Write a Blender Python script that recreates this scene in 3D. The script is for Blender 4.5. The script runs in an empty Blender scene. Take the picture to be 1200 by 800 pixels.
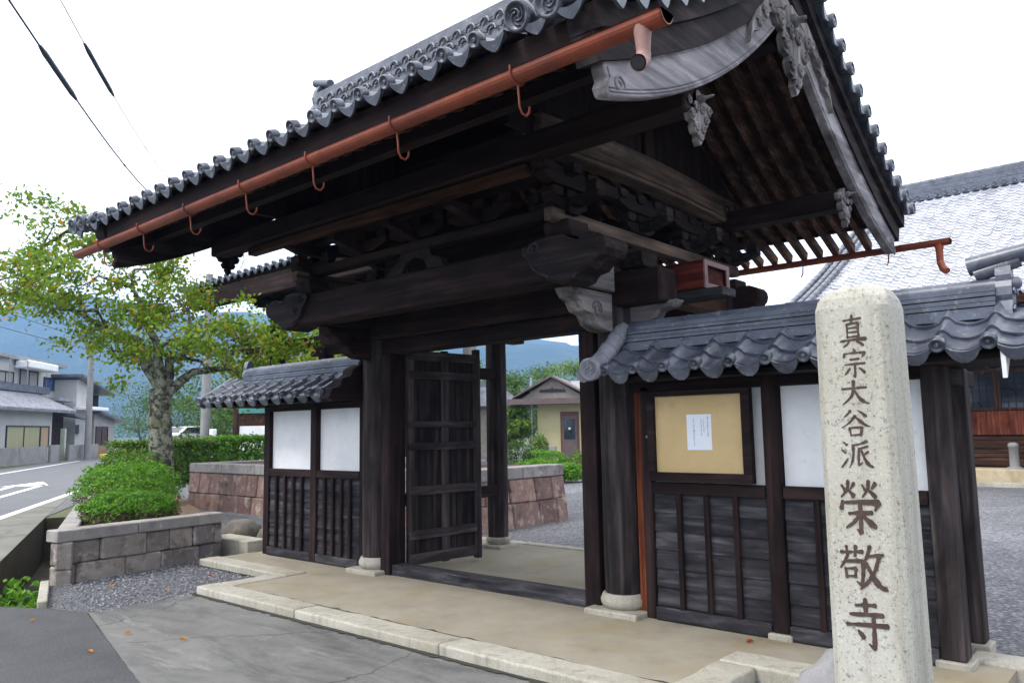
import bpy, bmesh, math, random
from mathutils import Vector, Matrix, geometry, noise as mnoise
random.seed(7)
R = math.radians
S = bpy.context.scene
COL = S.collection
PI = math.pi

# ------------------------------------------------------------------ camera, sky, sun, exposure
cd = bpy.data.cameras.new('camera'); cam = bpy.data.objects.new('camera', cd); COL.objects.link(cam)
cd.sensor_width = 36.0; cd.lens = 27.3; cd.clip_start = 0.05; cd.clip_end = 6000
_r = Vector((0.75446461, 0.65611326, -0.01727853)); _u = Vector((0.0870501, -0.07393656, 0.99345642)); _f = Vector((-0.65054242, 0.75103181, 0.11289724))
cm = Matrix((_r, _u, -_f)).transposed().to_4x4(); cm.translation = Vector((3.8907, -5.9510, 1.6))
cam.matrix_world = cm
S.camera = cam
SUN_EL, SUN_AZ = 52.0, 205.0          # azimuth clockwise from +y
wd = bpy.data.worlds.new('World'); S.world = wd; wd.use_nodes = True
wn = wd.node_tree.nodes; wl = wd.node_tree.links
wn.clear()
sky = wn.new('ShaderNodeTexSky'); sky.sky_type = 'NISHITA'; sky.sun_disc = False
sky.sun_elevation = R(SUN_EL); sky.sun_rotation = R(SUN_AZ); sky.air_density = 1.0; sky.dust_density = 3.0
hs = wn.new('ShaderNodeHueSaturation'); hs.inputs['Saturation'].default_value = 0.3
mixc = wn.new('ShaderNodeMix'); mixc.data_type = 'RGBA'; mixc.inputs[0].default_value = 0.78
tcw = wn.new('ShaderNodeTexCoord'); nzw = wn.new('ShaderNodeTexNoise'); nzw.inputs['Scale'].default_value = 2.2; nzw.inputs['Detail'].default_value = 5
rpw = wn.new('ShaderNodeValToRGB'); rpw.color_ramp.elements[0].position = 0.35; rpw.color_ramp.elements[1].position = 0.65
rpw.color_ramp.elements[0].color = (7.6, 7.8, 8.3, 1); rpw.color_ramp.elements[1].color = (9.3, 9.3, 9.3, 1)
wl.new(tcw.outputs['Generated'], nzw.inputs['Vector']); wl.new(nzw.outputs['Fac'], rpw.inputs[0])
bg = wn.new('ShaderNodeBackground'); bg.inputs['Strength'].default_value = 0.13
wo = wn.new('ShaderNodeOutputWorld')
wl.new(sky.outputs[0], hs.inputs['Color']); wl.new(hs.outputs[0], mixc.inputs[6]); wl.new(rpw.outputs[0], mixc.inputs[7])
wl.new(mixc.outputs[2], bg.inputs['Color']); wl.new(bg.outputs[0], wo.inputs['Surface'])
sl = bpy.data.lights.new('sun', 'SUN'); sl.energy = 1.1; sl.angle = R(14); sl.color = (1.0, 0.97, 0.93)
so = bpy.data.objects.new('sun', sl); COL.objects.link(so)
_d = Vector((math.sin(R(SUN_AZ))*math.cos(R(SUN_EL)), math.cos(R(SUN_AZ))*math.cos(R(SUN_EL)), math.sin(R(SUN_EL))))
so.rotation_euler = _d.to_track_quat('Z', 'Y').to_euler(); so.location = (0, 0, 40)
S.view_settings.view_transform = 'Standard'; S.view_settings.look = 'None'
S.view_settings.exposure = 1.5; S.view_settings.gamma = 1.0
S.cycles.max_bounces = 7; S.cycles.diffuse_bounces = 4; S.cycles.volume_bounces = 0; S.cycles.transparent_max_bounces = 6
S.cycles.use_denoising = True

# ------------------------------------------------------------------ materials
def _nodes(name):
    m = bpy.data.materials.new(name); m.use_nodes = True
    nt = m.node_tree; b = nt.nodes['Principled BSDF']
    return m, nt, b
def _ramp(nt, stops):
    r = nt.nodes.new('ShaderNodeValToRGB'); e = r.color_ramp.elements
    while len(e) < len(stops): e.new(0.5)
    for k, (p, c) in enumerate(stops):
        e[k].position = p; e[k].color = (*c, 1)
    return r
def _mix(nt, a, b, fac, mode='MIX'):
    m = nt.nodes.new('ShaderNodeMix'); m.data_type = 'RGBA'; m.blend_type = mode
    for sock, v in ((m.inputs[6], a), (m.inputs[7], b), (m.inputs[0], fac)):
        if hasattr(v, 'is_output') or isinstance(v, bpy.types.NodeSocket): nt.links.new(v, sock)
        elif isinstance(v, (int, float)): sock.default_value = v
        else: sock.default_value = (*v, 1)
    return m.outputs[2]
def _noise(nt, vec, scale, detail=4, rough=0.55, dist=0.0):
    n = nt.nodes.new('ShaderNodeTexNoise'); n.inputs['Scale'].default_value = scale; n.inputs['Detail'].default_value = detail
    n.inputs['Roughness'].default_value = rough; n.inputs['Distortion'].default_value = dist
    nt.links.new(vec, n.inputs['Vector']); return n.outputs['Fac']
def _coord(nt, scale=(1, 1, 1), kind='Object'):
    t = nt.nodes.new('ShaderNodeTexCoord'); mp = nt.nodes.new('ShaderNodeMapping'); mp.inputs['Scale'].default_value = scale
    nt.links.new(t.outputs[kind], mp.inputs['Vector']); return mp.outputs[0]
def _bump(nt, b, h, strength, dist=0.01):
    bp = nt.nodes.new('ShaderNodeBump'); bp.inputs['Strength'].default_value = strength; bp.inputs['Distance'].default_value = dist
    nt.links.new(h, bp.inputs['Height']); nt.links.new(bp.outputs[0], b.inputs['Normal'])
def _island(nt):
    g = nt.nodes.new('ShaderNodeNewGeometry'); return g.outputs['Random Per Island']

_w = {}
WOOD = {  # dark, mid, light streak, position of the light streak
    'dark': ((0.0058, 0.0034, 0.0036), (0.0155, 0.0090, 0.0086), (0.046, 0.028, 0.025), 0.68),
    'brown': ((0.012, 0.006, 0.0045), (0.046, 0.023, 0.014), (0.12, 0.066, 0.04), 0.62),
    'post': ((0.0075, 0.0054, 0.0056), (0.022, 0.0165, 0.0165), (0.066, 0.053, 0.052), 0.66),
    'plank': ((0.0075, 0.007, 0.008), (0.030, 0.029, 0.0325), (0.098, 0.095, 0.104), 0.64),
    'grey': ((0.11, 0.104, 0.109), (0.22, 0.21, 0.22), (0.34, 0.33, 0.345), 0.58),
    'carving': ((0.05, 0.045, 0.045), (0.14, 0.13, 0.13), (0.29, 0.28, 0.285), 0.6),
    'column': ((0.010, 0.0074, 0.0074), (0.034, 0.027, 0.0265), (0.10, 0.083, 0.08), 0.64),
    'rail': ((0.013, 0.0098, 0.010), (0.043, 0.035, 0.0355), (0.11, 0.096, 0.097), 0.64),
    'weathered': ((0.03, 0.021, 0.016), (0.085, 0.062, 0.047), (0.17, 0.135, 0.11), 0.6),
    'rafter': ((0.028, 0.015, 0.011), (0.092, 0.054, 0.038), (0.22, 0.14, 0.10), 0.6),
    'orange': ((0.015, 0.007, 0.005), (0.11, 0.03, 0.011), (0.42, 0.12, 0.04), 0.56),
    'red': ((0.016, 0.004, 0.0035), (0.045, 0.009, 0.007), (0.13, 0.024, 0.017), 0.62),
    'redboard': ((0.04, 0.012, 0.008), (0.15, 0.04, 0.02), (0.27, 0.085, 0.04), 0.55),
}
def W(kind, axis):
    k = (kind, axis)
    if k in _w: return _w[k]
    d, mcol, l, lp = WOOD[kind]
    m, nt, b = _nodes('wood_%s_%s' % k)
    sc = [17, 17, 17]; sc['xyz'.index(axis)] = 2.2 if kind == 'plank' else 0.7
    v = _coord(nt, sc)
    n1 = _noise(nt, v, 1.0, 6, 0.54, 0.6)
    s2 = [5, 5, 5]; s2['xyz'.index(axis)] = 1.6; v2 = _coord(nt, s2); n2 = _noise(nt, v2, 1.0, 5, 0.6, 0.5)
    c = _ramp(nt, [(0.22, d), (0.52, mcol), (lp + 0.2, l)])
    nt.links.new(n1, c.inputs[0])
    sh = _ramp(nt, [(0.3, (0.42, 0.42, 0.43)), (0.7, (1.6, 1.56, 1.55))]); nt.links.new(n2, sh.inputs[0])
    col = _mix(nt, c.outputs[0], sh.outputs[0], 1.0, 'MULTIPLY')
    isl = _ramp(nt, [(0.0, (0.75, 0.75, 0.78)), (1.0, (1.2, 1.18, 1.15))]); nt.links.new(_island(nt), isl.inputs[0])
    col = _mix(nt, col, isl.outputs[0], 1.0, 'MULTIPLY')
    nt.links.new(col, b.inputs['Base Color']); b.inputs['Roughness'].default_value = 0.8
    b.inputs['Specular IOR Level'].default_value = 0.14
    _bump(nt, b, n1, 0.5, 0.006)
    _w[k] = m; return m

def simple(name, c1, c2, scale=8, rough=0.7, bump=0.2, spec=0.4, metal=0.0, isl=0.0, detail=5, dist=0.01, stretch=(1, 1, 1), p=(0.3, 0.7)):
    m, nt, b = _nodes(name)
    v = _coord(nt, stretch); n = _noise(nt, v, scale, detail, 0.6)
    c = _ramp(nt, [(p[0], c1), (p[1], c2)]); nt.links.new(n, c.inputs[0]); col = c.outputs[0]
    if isl:
        r = _ramp(nt, [(0, (1-isl,)*3), (1, (1+isl,)*3)]); nt.links.new(_island(nt), r.inputs[0]); col = _mix(nt, col, r.outputs[0], 1.0, 'MULTIPLY')
    nt.links.new(col, b.inputs['Base Color']); b.inputs['Roughness'].default_value = rough
    b.inputs['Specular IOR Level'].default_value = spec; b.inputs['Metallic'].default_value = metal
    if bump: _bump(nt, b, n, bump, dist)
    return m
def layered(name, base1, base2, s1, spot, s2, p2, rough=0.8, bump=0.3, bs=60, dist=0.004, isl=0.0, spot2=None, s3=20, p3=(0.6, 0.7)):
    """two-tone base, a second colour in patches (stains, lichen), fine bump"""
    m, nt, b = _nodes(name)
    v = _coord(nt); n = _noise(nt, v, s1, 11, 0.7)
    c = _ramp(nt, [(0.3, base1), (0.7, base2)]); nt.links.new(n, c.inputs[0]); col = c.outputs[0]
    if isl:
        r = _ramp(nt, [(0, (1-isl, 1-isl, 1-isl*0.9)), (1, (1+isl, 1+isl*0.9, 1+isl*0.8))]); nt.links.new(_island(nt), r.inputs[0]); col = _mix(nt, col, r.outputs[0], 1.0, 'MULTIPLY')
    n2 = _noise(nt, v, s2, 10, 0.7, 0.4); f = _ramp(nt, [(p2[0], (0, 0, 0)), (p2[1], (1, 1, 1))]); nt.links.new(n2, f.inputs[0])
    col = _mix(nt, col, spot, f.outputs[0])
    if spot2:
        n3 = _noise(nt, v, s3, 5, 0.6); f3 = _ramp(nt, [(p3[0], (0, 0, 0)), (p3[1], (1, 1, 1))]); nt.links.new(n3, f3.inputs[0])
        col = _mix(nt, col, spot2, f3.outputs[0])
    nt.links.new(col, b.inputs['Base Color']); b.inputs['Roughness'].default_value = rough; b.inputs['Specular IOR Level'].default_value = 0.3
    nb = _noise(nt, v, bs, 5, 0.7); _bump(nt, b, nb, bump, dist)
    return m
def tile_mat(name, a, bcol, lich=(0.33, 0.34, 0.33), rough=0.42):
    m, nt, b = _nodes(name)
    v = _coord(nt); n = _noise(nt, v, 5, 6, 0.65); c = _ramp(nt, [(0.3, a), (0.72, bcol)]); nt.links.new(n, c.inputs[0])
    vo = nt.nodes.new('ShaderNodeTexVoronoi'); vo.inputs['Scale'].default_value = 3.7; nt.links.new(v, vo.inputs['Vector'])
    bw = nt.nodes.new('ShaderNodeRGBToBW'); nt.links.new(vo.outputs['Color'], bw.inputs[0])
    r = _ramp(nt, [(0.1, (0.72, 0.72, 0.75)), (0.9, (1.25, 1.25, 1.28))]); nt.links.new(bw.outputs[0], r.inputs[0])
    col = _mix(nt, c.outputs[0], r.outputs[0], 1.0, 'MULTIPLY')
    n2 = _noise(nt, v, 16, 6, 0.7); f = _ramp(nt, [(0.56, (0, 0, 0)), (0.74, (0.8, 0.8, 0.8))]); nt.links.new(n2, f.inputs[0])
    col = _mix(nt, col, lich, f.outputs[0])
    nt.links.new(col, b.inputs['Base Color']); b.inputs['Roughness'].default_value = rough; b.inputs['Specular IOR Level'].default_value = 0.6
    _bump(nt, b, _noise(nt, v, 40, 5, 0.7), 0.25, 0.004)
    return m
TILE = tile_mat('roof_tile', (0.036, 0.042, 0.056), (0.115, 0.125, 0.155), rough=0.34)
HALLTILE = tile_mat('sky_bright_hall_tile', (0.36, 0.365, 0.385), (0.47, 0.475, 0.50), (0.6, 0.6, 0.62), 0.4)  # base colour lightened to carry the bright sky reflection on the hall roof
RIDGE = tile_mat('ridge_tile', (0.04, 0.047, 0.066), (0.10, 0.113, 0.145), rough=0.38)
TILEPALE = tile_mat('weathered_tile', (0.16, 0.165, 0.185), (0.30, 0.305, 0.33), rough=0.4)
COPPER = layered('copper_gutter', (0.20, 0.043, 0.02), (0.29, 0.07, 0.034), 5, (0.13, 0.035, 0.022), 2.2, (0.48, 0.72), 0.5, 0.08, 20, 0.003, spot2=(0.16, 0.07, 0.05), s3=12, p3=(0.6, 0.78))
COPPER2 = simple('weathered_copper', (0.23, 0.12, 0.10), (0.36, 0.21, 0.18), 9, 0.6, 0.1)
PLASTER = layered('white_plaster', (0.64, 0.64, 0.63), (0.75, 0.75, 0.74), 2.6, (0.50, 0.49, 0.45), 4.0, (0.56, 0.82), 0.9, 0.25, 40, 0.004, spot2=(0.56, 0.55, 0.52), s3=14, p3=(0.62, 0.8))
def granite(name, light, dark, stain, sp=(0.60, 0.72), gs=75):
    m, nt, b = _nodes(name); v = _coord(nt)
    n = _noise(nt, v, 1.8, 6, 0.65); c = _ramp(nt, [(0.35, light), (0.75, stain)]); nt.links.new(n, c.inputs[0])
    n2 = _noise(nt, v, gs, 4, 0.8); f = _ramp(nt, [(sp[0], (0, 0, 0)), (sp[1], (1, 1, 1))]); nt.links.new(n2, f.inputs[0])
    col = _mix(nt, c.outputs[0], dark, f.outputs[0])
    n3 = _noise(nt, v, gs*1.7, 2, 0.8); f3 = _ramp(nt, [(0.55, (0, 0, 0)), (0.7, (0.6, 0.6, 0.6))]); nt.links.new(n3, f3.inputs[0])
    col = _mix(nt, col, tuple(min(1, x*1.4) for x in light), f3.outputs[0])
    vs_ = _coord(nt, (9, 9, 0.5)); f4 = _ramp(nt, [(0.52, (0, 0, 0)), (0.75, (0.75, 0.75, 0.75))]); nt.links.new(_noise(nt, vs_, 1.0, 6, 0.65, 0.3), f4.inputs[0])
    col = _mix(nt, col, tuple(x*0.62 for x in stain), f4.outputs[0])
    nt.links.new(col, b.inputs['Base Color']); b.inputs['Roughness'].default_value = 0.75; b.inputs['Specular IOR Level'].default_value = 0.35
    _bump(nt, b, n2, 0.35, 0.003); return m
PILLAR = granite('pillar_granite', (0.42, 0.405, 0.35), (0.075, 0.072, 0.066), (0.32, 0.295, 0.225), (0.55, 0.67), 56)
KERB = granite('kerb_granite', (0.40, 0.375, 0.315), (0.16, 0.15, 0.13), (0.25, 0.225, 0.165), (0.55, 0.70), 60)
BASESTONE = granite('grey_granite', (0.25, 0.245, 0.245), (0.12, 0.118, 0.118), (0.17, 0.165, 0.16))
PLATFORM = layered('platform_concrete', (0.22, 0.19, 0.138), (0.31, 0.278, 0.215), 1.7, (0.25, 0.20, 0.11), 1.1, (0.50, 0.70), 0.85, 0.25, 70, 0.003, spot2=(0.19, 0.175, 0.135), s3=2.3, p3=(0.56, 0.78))
ASPHALT = layered('dark_asphalt', (0.050, 0.050, 0.053), (0.082, 0.081, 0.084), 2.2, (0.085, 0.084, 0.084), 1.4, (0.52, 0.75), 0.9, 1.0, 70, 0.008, spot2=(0.125, 0.125, 0.127), s3=60, p3=(0.56, 0.68))
ROADM = layered('road_asphalt', (0.105, 0.107, 0.112), (0.14, 0.142, 0.147), 1.5, (0.19, 0.19, 0.195), 0.6, (0.55, 0.8), 0.9, 0.3, 120, 0.003)
def apron_mat():
    m, nt, b = _nodes('worn_concrete'); v = _coord(nt); vs_ = _coord(nt, (0.55, 1.9, 1.0))
    c = _ramp(nt, [(0.3, (0.115, 0.112, 0.105)), (0.72, (0.185, 0.18, 0.168))]); nt.links.new(_noise(nt, v, 2.3, 8, 0.7), c.inputs[0])
    f = _ramp(nt, [(0.47, (0, 0, 0)), (0.66, (0.85, 0.85, 0.85))]); nt.links.new(_noise(nt, vs_, 1.0, 8, 0.68, 0.8), f.inputs[0])
    col = _mix(nt, c.outputs[0], (0.055, 0.054, 0.053), f.outputs[0])
    f2 = _ramp(nt, [(0.57, (0, 0, 0)), (0.7, (0.7, 0.7, 0.7))]); nt.links.new(_noise(nt, vs_, 2.4, 7, 0.7, 0.5), f2.inputs[0])
    col = _mix(nt, col, (0.25, 0.245, 0.23), f2.outputs[0])
    g = _ramp(nt, [(0.57, (0, 0, 0)), (0.66, (0.7, 0.7, 0.7))]); nt.links.new(_noise(nt, v, 85, 3, 0.8), g.inputs[0]); col = _mix(nt, col, (0.06, 0.06, 0.058), g.outputs[0])
    g2 = _ramp(nt, [(0.60, (0, 0, 0)), (0.68, (0.6, 0.6, 0.6))]); nt.links.new(_noise(nt, v, 120, 3, 0.8), g2.inputs[0]); col = _mix(nt, col, (0.33, 0.32, 0.30), g2.outputs[0])
    vo = nt.nodes.new('ShaderNodeTexVoronoi'); vo.feature = 'DISTANCE_TO_EDGE'; vo.inputs['Scale'].default_value = 0.42
    nd = nt.nodes.new('ShaderNodeTexNoise'); nd.inputs['Scale'].default_value = 2.5; nd.inputs['Detail'].default_value = 6; nt.links.new(v, nd.inputs['Vector'])
    wv = nt.nodes.new('ShaderNodeVectorMath'); wv.operation = 'MULTIPLY_ADD'; nt.links.new(nd.outputs['Color'], wv.inputs[0]); wv.inputs[1].default_value = (0.5, 0.5, 0.5); nt.links.new(v, wv.inputs[2]); nt.links.new(wv.outputs[0], vo.inputs['Vector'])
    k = _ramp(nt, [(0.0, (0.8, 0.8, 0.8)), (0.006, (0, 0, 0))]); nt.links.new(vo.outputs['Distance'], k.inputs[0]); col = _mix(nt, col, (0.035, 0.034, 0.032), k.outputs[0])
    nt.links.new(col, b.inputs['Base Color']); b.inputs['Roughness'].default_value = 0.85; b.inputs['Specular IOR Level'].default_value = 0.3
    _bump(nt, b, _noise(nt, v, 70, 6, 0.75), 0.7, 0.005); return m
APRON = apron_mat()
DAMP = layered('damp_dirt', (0.030, 0.028, 0.022), (0.055, 0.052, 0.04), 8, (0.03, 0.042, 0.014), 5, (0.55, 0.7), 0.9, 0.8, 60, 0.006)
SHOULDER = layered('mossy_concrete', (0.13, 0.125, 0.105), (0.20, 0.19, 0.165), 2, (0.06, 0.062, 0.042), 1.5, (0.5, 0.72), 0.9, 0.4, 60, 0.004)
DITCHM = layered('ditch_concrete', (0.034, 0.026, 0.017), (0.085, 0.068, 0.044), 3, (0.03, 0.042, 0.014), 2.5, (0.5, 0.7), 0.85, 0.5, 30, 0.01)
PAINT = layered('road_paint', (0.68, 0.68, 0.67), (0.8, 0.8, 0.79), 5, (0.35, 0.35, 0.35), 6, (0.62, 0.75), 0.8, 0.2)
SOIL = layered('soil', (0.07, 0.045, 0.028), (0.14, 0.09, 0.058), 4, (0.19, 0.10, 0.055), 9, (0.55, 0.7), 0.95, 0.8, 30, 0.03)
EARTH = layered('earth_and_grass', (0.05, 0.075, 0.022), (0.09, 0.12, 0.04), 0.3, (0.13, 0.11, 0.07), 0.15, (0.55, 0.7), 0.95, 0.5, 8, 0.03)
STONEBLK = layered('planter_stone', (0.17, 0.148, 0.13), (0.29, 0.26, 0.235), 4, (0.10, 0.073, 0.055), 3.2, (0.5, 0.68), 0.85, 0.7, 28, 0.012, isl=0.4, spot2=(0.38, 0.345, 0.31), s3=7, p3=(0.54, 0.70))
PODIUM = layered('reddish_stone', (0.17, 0.10, 0.083), (0.30, 0.20, 0.165), 3, (0.10, 0.06, 0.05), 3.0, (0.5, 0.66), 0.85, 0.8, 16, 0.02, isl=0.3, spot2=(0.42, 0.34, 0.28), s3=5, p3=(0.52, 0.70))
COPING = layered('coping_stone', (0.21, 0.195, 0.182), (0.32, 0.30, 0.28), 3, (0.13, 0.11, 0.11), 2.4, (0.52, 0.7), 0.85, 0.5, 40, 0.006, isl=0.15, spot2=(0.5, 0.48, 0.44), s3=6, p3=(0.62, 0.74))
ROCKM = layered('mossy_rock', (0.10, 0.085, 0.07), (0.20, 0.175, 0.15), 4, (0.06, 0.065, 0.02), 3, (0.52, 0.66), 0.9, 0.8, 18, 0.02)
PALECONC = layered('pale_concrete', (0.20, 0.195, 0.19), (0.29, 0.285, 0.28), 1, (0.16, 0.155, 0.15), 0.7, (0.5, 0.72), 0.9, 0.2, 50)
PALEWALL = layered('pale_wall', (0.38, 0.38, 0.37), (0.50, 0.50, 0.49), 0.6, (0.42, 0.42, 0.41), 0.4, (0.55, 0.8), 0.9, 0.1)
HOUSEGREY = layered('grey_wall', (0.25, 0.24, 0.225), (0.33, 0.32, 0.30), 0.6, (0.26, 0.25, 0.24), 0.5, (0.55, 0.8), 0.9, 0.1)
YELLOW = layered('yellow_render', (0.42, 0.37, 0.20), (0.50, 0.45, 0.26), 0.7, (0.36, 0.31, 0.16), 0.8, (0.55, 0.8), 0.9, 0.2)
BROWNM = simple('brown_fascia', (0.085, 0.06, 0.055), (0.13, 0.095, 0.088), 3, 0.6, 0.05)
TINM = simple('grey_roofing', (0.17, 0.17, 0.18), (0.26, 0.26, 0.275), 4, 0.45, 0.1)
GABLEM = simple('gable_cladding', (0.19, 0.165, 0.145), (0.27, 0.235, 0.205), 5, 0.8, 0.1)
GLASS = simple('dark_glass', (0.012, 0.016, 0.022), (0.03, 0.038, 0.05), 2, 0.08, 0, 0.8)
BLUEGLASS = simple('blue_curtain_glass', (0.02, 0.05, 0.14), (0.04, 0.09, 0.22), 3, 0.2, 0, 0.6)
CURTAIN = simple('curtained_glass', (0.28, 0.27, 0.13), (0.40, 0.38, 0.20), 1.2, 0.3, 0, 0.5, stretch=(6, 6, 0.3))
WHITEM = simple('white_paint', (0.74, 0.74, 0.74), (0.82, 0.82, 0.82), 3, 0.4, 0)
CARPAINT = simple('white_car_paint', (0.74, 0.75, 0.77), (0.80, 0.81, 0.83), 1, 0.18, 0, 0.6)
RUBBER = simple('black_rubber', (0.015, 0.015, 0.016), (0.03, 0.03, 0.03), 10, 0.8, 0.1)
METAL = simple('grey_metal', (0.30, 0.31, 0.33), (0.42, 0.43, 0.45), 8, 0.4, 0.05, 0.5, 0.6)
IRON = simple('dark_iron', (0.02, 0.02, 0.022), (0.05, 0.045, 0.045), 12, 0.5, 0.2, 0.5, 0.5)
CABLE = simple('black_cable', (0.03, 0.036, 0.045), (0.055, 0.065, 0.075), 8, 0.6, 0)
SLEEVE = simple('cable_sleeve', (0.028, 0.032, 0.06), (0.05, 0.055, 0.09), 12, 0.55, 0.1)
BOARD = layered('notice_board_ply', (0.50, 0.35, 0.16), (0.60, 0.44, 0.225), 2.5, (0.40, 0.24, 0.09), 2.2, (0.56, 0.8), 0.7, 0.1, 40)
PAPER = simple('paper', (0.70, 0.74, 0.80), (0.76, 0.79, 0.84), 3, 0.8, 0)
INK = simple('ink', (0.04, 0.04, 0.05), (0.08, 0.08, 0.09), 20, 0.8, 0)
LETTER = layered('letter_paint', (0.036, 0.022, 0.018), (0.085, 0.055, 0.042), 22, (0.12, 0.085, 0.06), 22, (0.6, 0.72), 0.85, 0.2)
BRASS = simple('brass', (0.35, 0.25, 0.08), (0.5, 0.38, 0.14), 8, 0.35, 0, 0.5, 0.8)
ALGAE = simple('teal_paint', (0.05, 0.20, 0.19), (0.09, 0.28, 0.26), 4, 0.6, 0)
YELLOWP = simple('yellow_paint', (0.65, 0.55, 0.05), (0.75, 0.65, 0.08), 4, 0.5, 0)
def gravel_mat(name, c1, c2, scale):
    m, nt, b = _nodes(name); v = _coord(nt)
    vo = nt.nodes.new('ShaderNodeTexVoronoi'); vo.inputs['Scale'].default_value = scale; nt.links.new(v, vo.inputs['Vector'])
    bw = nt.nodes.new('ShaderNodeRGBToBW'); nt.links.new(vo.outputs['Color'], bw.inputs[0])
    c = _ramp(nt, [(0.15, c1), (0.85, c2)]); nt.links.new(bw.outputs[0], c.inputs[0])
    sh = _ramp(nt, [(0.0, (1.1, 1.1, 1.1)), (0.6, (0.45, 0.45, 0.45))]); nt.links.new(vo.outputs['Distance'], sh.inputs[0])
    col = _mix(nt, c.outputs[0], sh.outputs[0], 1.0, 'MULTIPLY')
    n = _noise(nt, v, 0.7, 5); g = _ramp(nt, [(0.35, (0.8, 0.8, 0.8)), (0.7, (1.15, 1.15, 1.15))]); nt.links.new(n, g.inputs[0])
    col = _mix(nt, col, g.outputs[0], 1.0, 'MULTIPLY')
    nt.links.new(col, b.inputs['Base Color']); b.inputs['Roughness'].default_value = 0.85
    inv = nt.nodes.new('ShaderNodeMath'); inv.operation = 'SUBTRACT'; inv.inputs[0].default_value = 1.0; nt.links.new(vo.outputs['Distance'], inv.inputs[1])
    _bump(nt, b, inv.outputs[0], 0.9, 0.02); return m
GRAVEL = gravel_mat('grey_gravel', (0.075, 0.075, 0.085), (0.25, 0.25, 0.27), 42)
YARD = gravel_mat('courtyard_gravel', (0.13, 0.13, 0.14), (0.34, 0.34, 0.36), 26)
PEBBLE = simple('pebble', (0.12, 0.12, 0.13), (0.24, 0.24, 0.255), 20, 0.8, 0.2, isl=0.5)
def leaf_mat(name, stops, rough=0.55):
    m, nt, b = _nodes(name)
    c = _ramp(nt, stops); c.color_ramp.interpolation = 'LINEAR'; nt.links.new(_island(nt), c.inputs[0])
    nt.links.new(c.outputs[0], b.inputs['Base Color']); b.inputs['Roughness'].default_value = rough; b.inputs['Specular IOR Level'].default_value = 0.25
    tr = nt.nodes.new('ShaderNodeBsdfTranslucent'); nt.links.new(c.outputs[0], tr.inputs['Color'])
    mx = nt.nodes.new('ShaderNodeMixShader'); mx.inputs[0].default_value = 0.42
    out = nt.nodes['Material Output']
    nt.links.new(b.outputs[0], mx.inputs[1]); nt.links.new(tr.outputs[0], mx.inputs[2]); nt.links.new(mx.outputs[0], out.inputs['Surface'])
    return m
LEAF_CHERRY = leaf_mat('cherry_leaf', [(0.0, (0.08, 0.165, 0.012)), (0.45, (0.15, 0.26, 0.016)), (0.86, (0.25, 0.34, 0.024)), (0.95, (0.38, 0.32, 0.03)), (0.985, (0.52, 0.26, 0.03)), (1.0, (0.45, 0.15, 0.02))])
LEAF_AZALEA = leaf_mat('azalea_leaf', [(0.0, (0.04, 0.13, 0.01)), (0.5, (0.095, 0.25, 0.013)), (1.0, (0.17, 0.34, 0.02))])
LEAF_HEDGE = leaf_mat('hedge_leaf', [(0.0, (0.035, 0.10, 0.012)), (0.5, (0.08, 0.19, 0.016)), (0.85, (0.14, 0.25, 0.025)), (1.0, (0.22, 0.17, 0.05))])
LEAF_DARK = leaf_mat('dark_leaf', [(0.0, (0.02, 0.05, 0.012)), (0.5, (0.045, 0.10, 0.018)), (1.0, (0.09, 0.16, 0.03))])
LEAF_WOOD = leaf_mat('woodland_leaf', [(0.0, (0.03, 0.075, 0.015)), (0.5, (0.07, 0.14, 0.02)), (1.0, (0.15, 0.23, 0.04))])
LEAF_BAMBOO = leaf_mat('bamboo_leaf', [(0.0, (0.07, 0.13, 0.02)), (0.5, (0.13, 0.22, 0.03)), (1.0, (0.22, 0.31, 0.06))])
LEAF_FALLEN = leaf_mat('fallen_leaf', [(0.0, (0.45, 0.15, 0.03)), (0.6, (0.50, 0.22, 0.04)), (1.0, (0.36, 0.10, 0.04))])
LEAF_RED = leaf_mat('red_leaf', [(0.0, (0.40, 0.05, 0.02)), (1.0, (0.45, 0.07, 0.03))])
TWIG = simple('brown_twig', (0.07, 0.04, 0.025), (0.15, 0.10, 0.06), 14, 0.9, 0.4)
BARK = layered('lichen_bark', (0.025, 0.021, 0.016), (0.10, 0.088, 0.07), 12, (0.34, 0.35, 0.25), 8, (0.45, 0.57), 0.95, 1.0, 18, 0.08, spot2=(0.17, 0.19, 0.09), s3=4, p3=(0.56, 0.66))
BARKD = simple('tree_bark', (0.05, 0.04, 0.03), (0.13, 0.11, 0.085), 10, 0.95, 0.6, dist=0.02)
FOREST = layered('forested_slope', (0.014, 0.036, 0.022), (0.03, 0.062, 0.034), 0.01, (0.045, 0.075, 0.038), 0.015, (0.5, 0.7), 0.95, 0.8, 0.06, 10)

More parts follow.
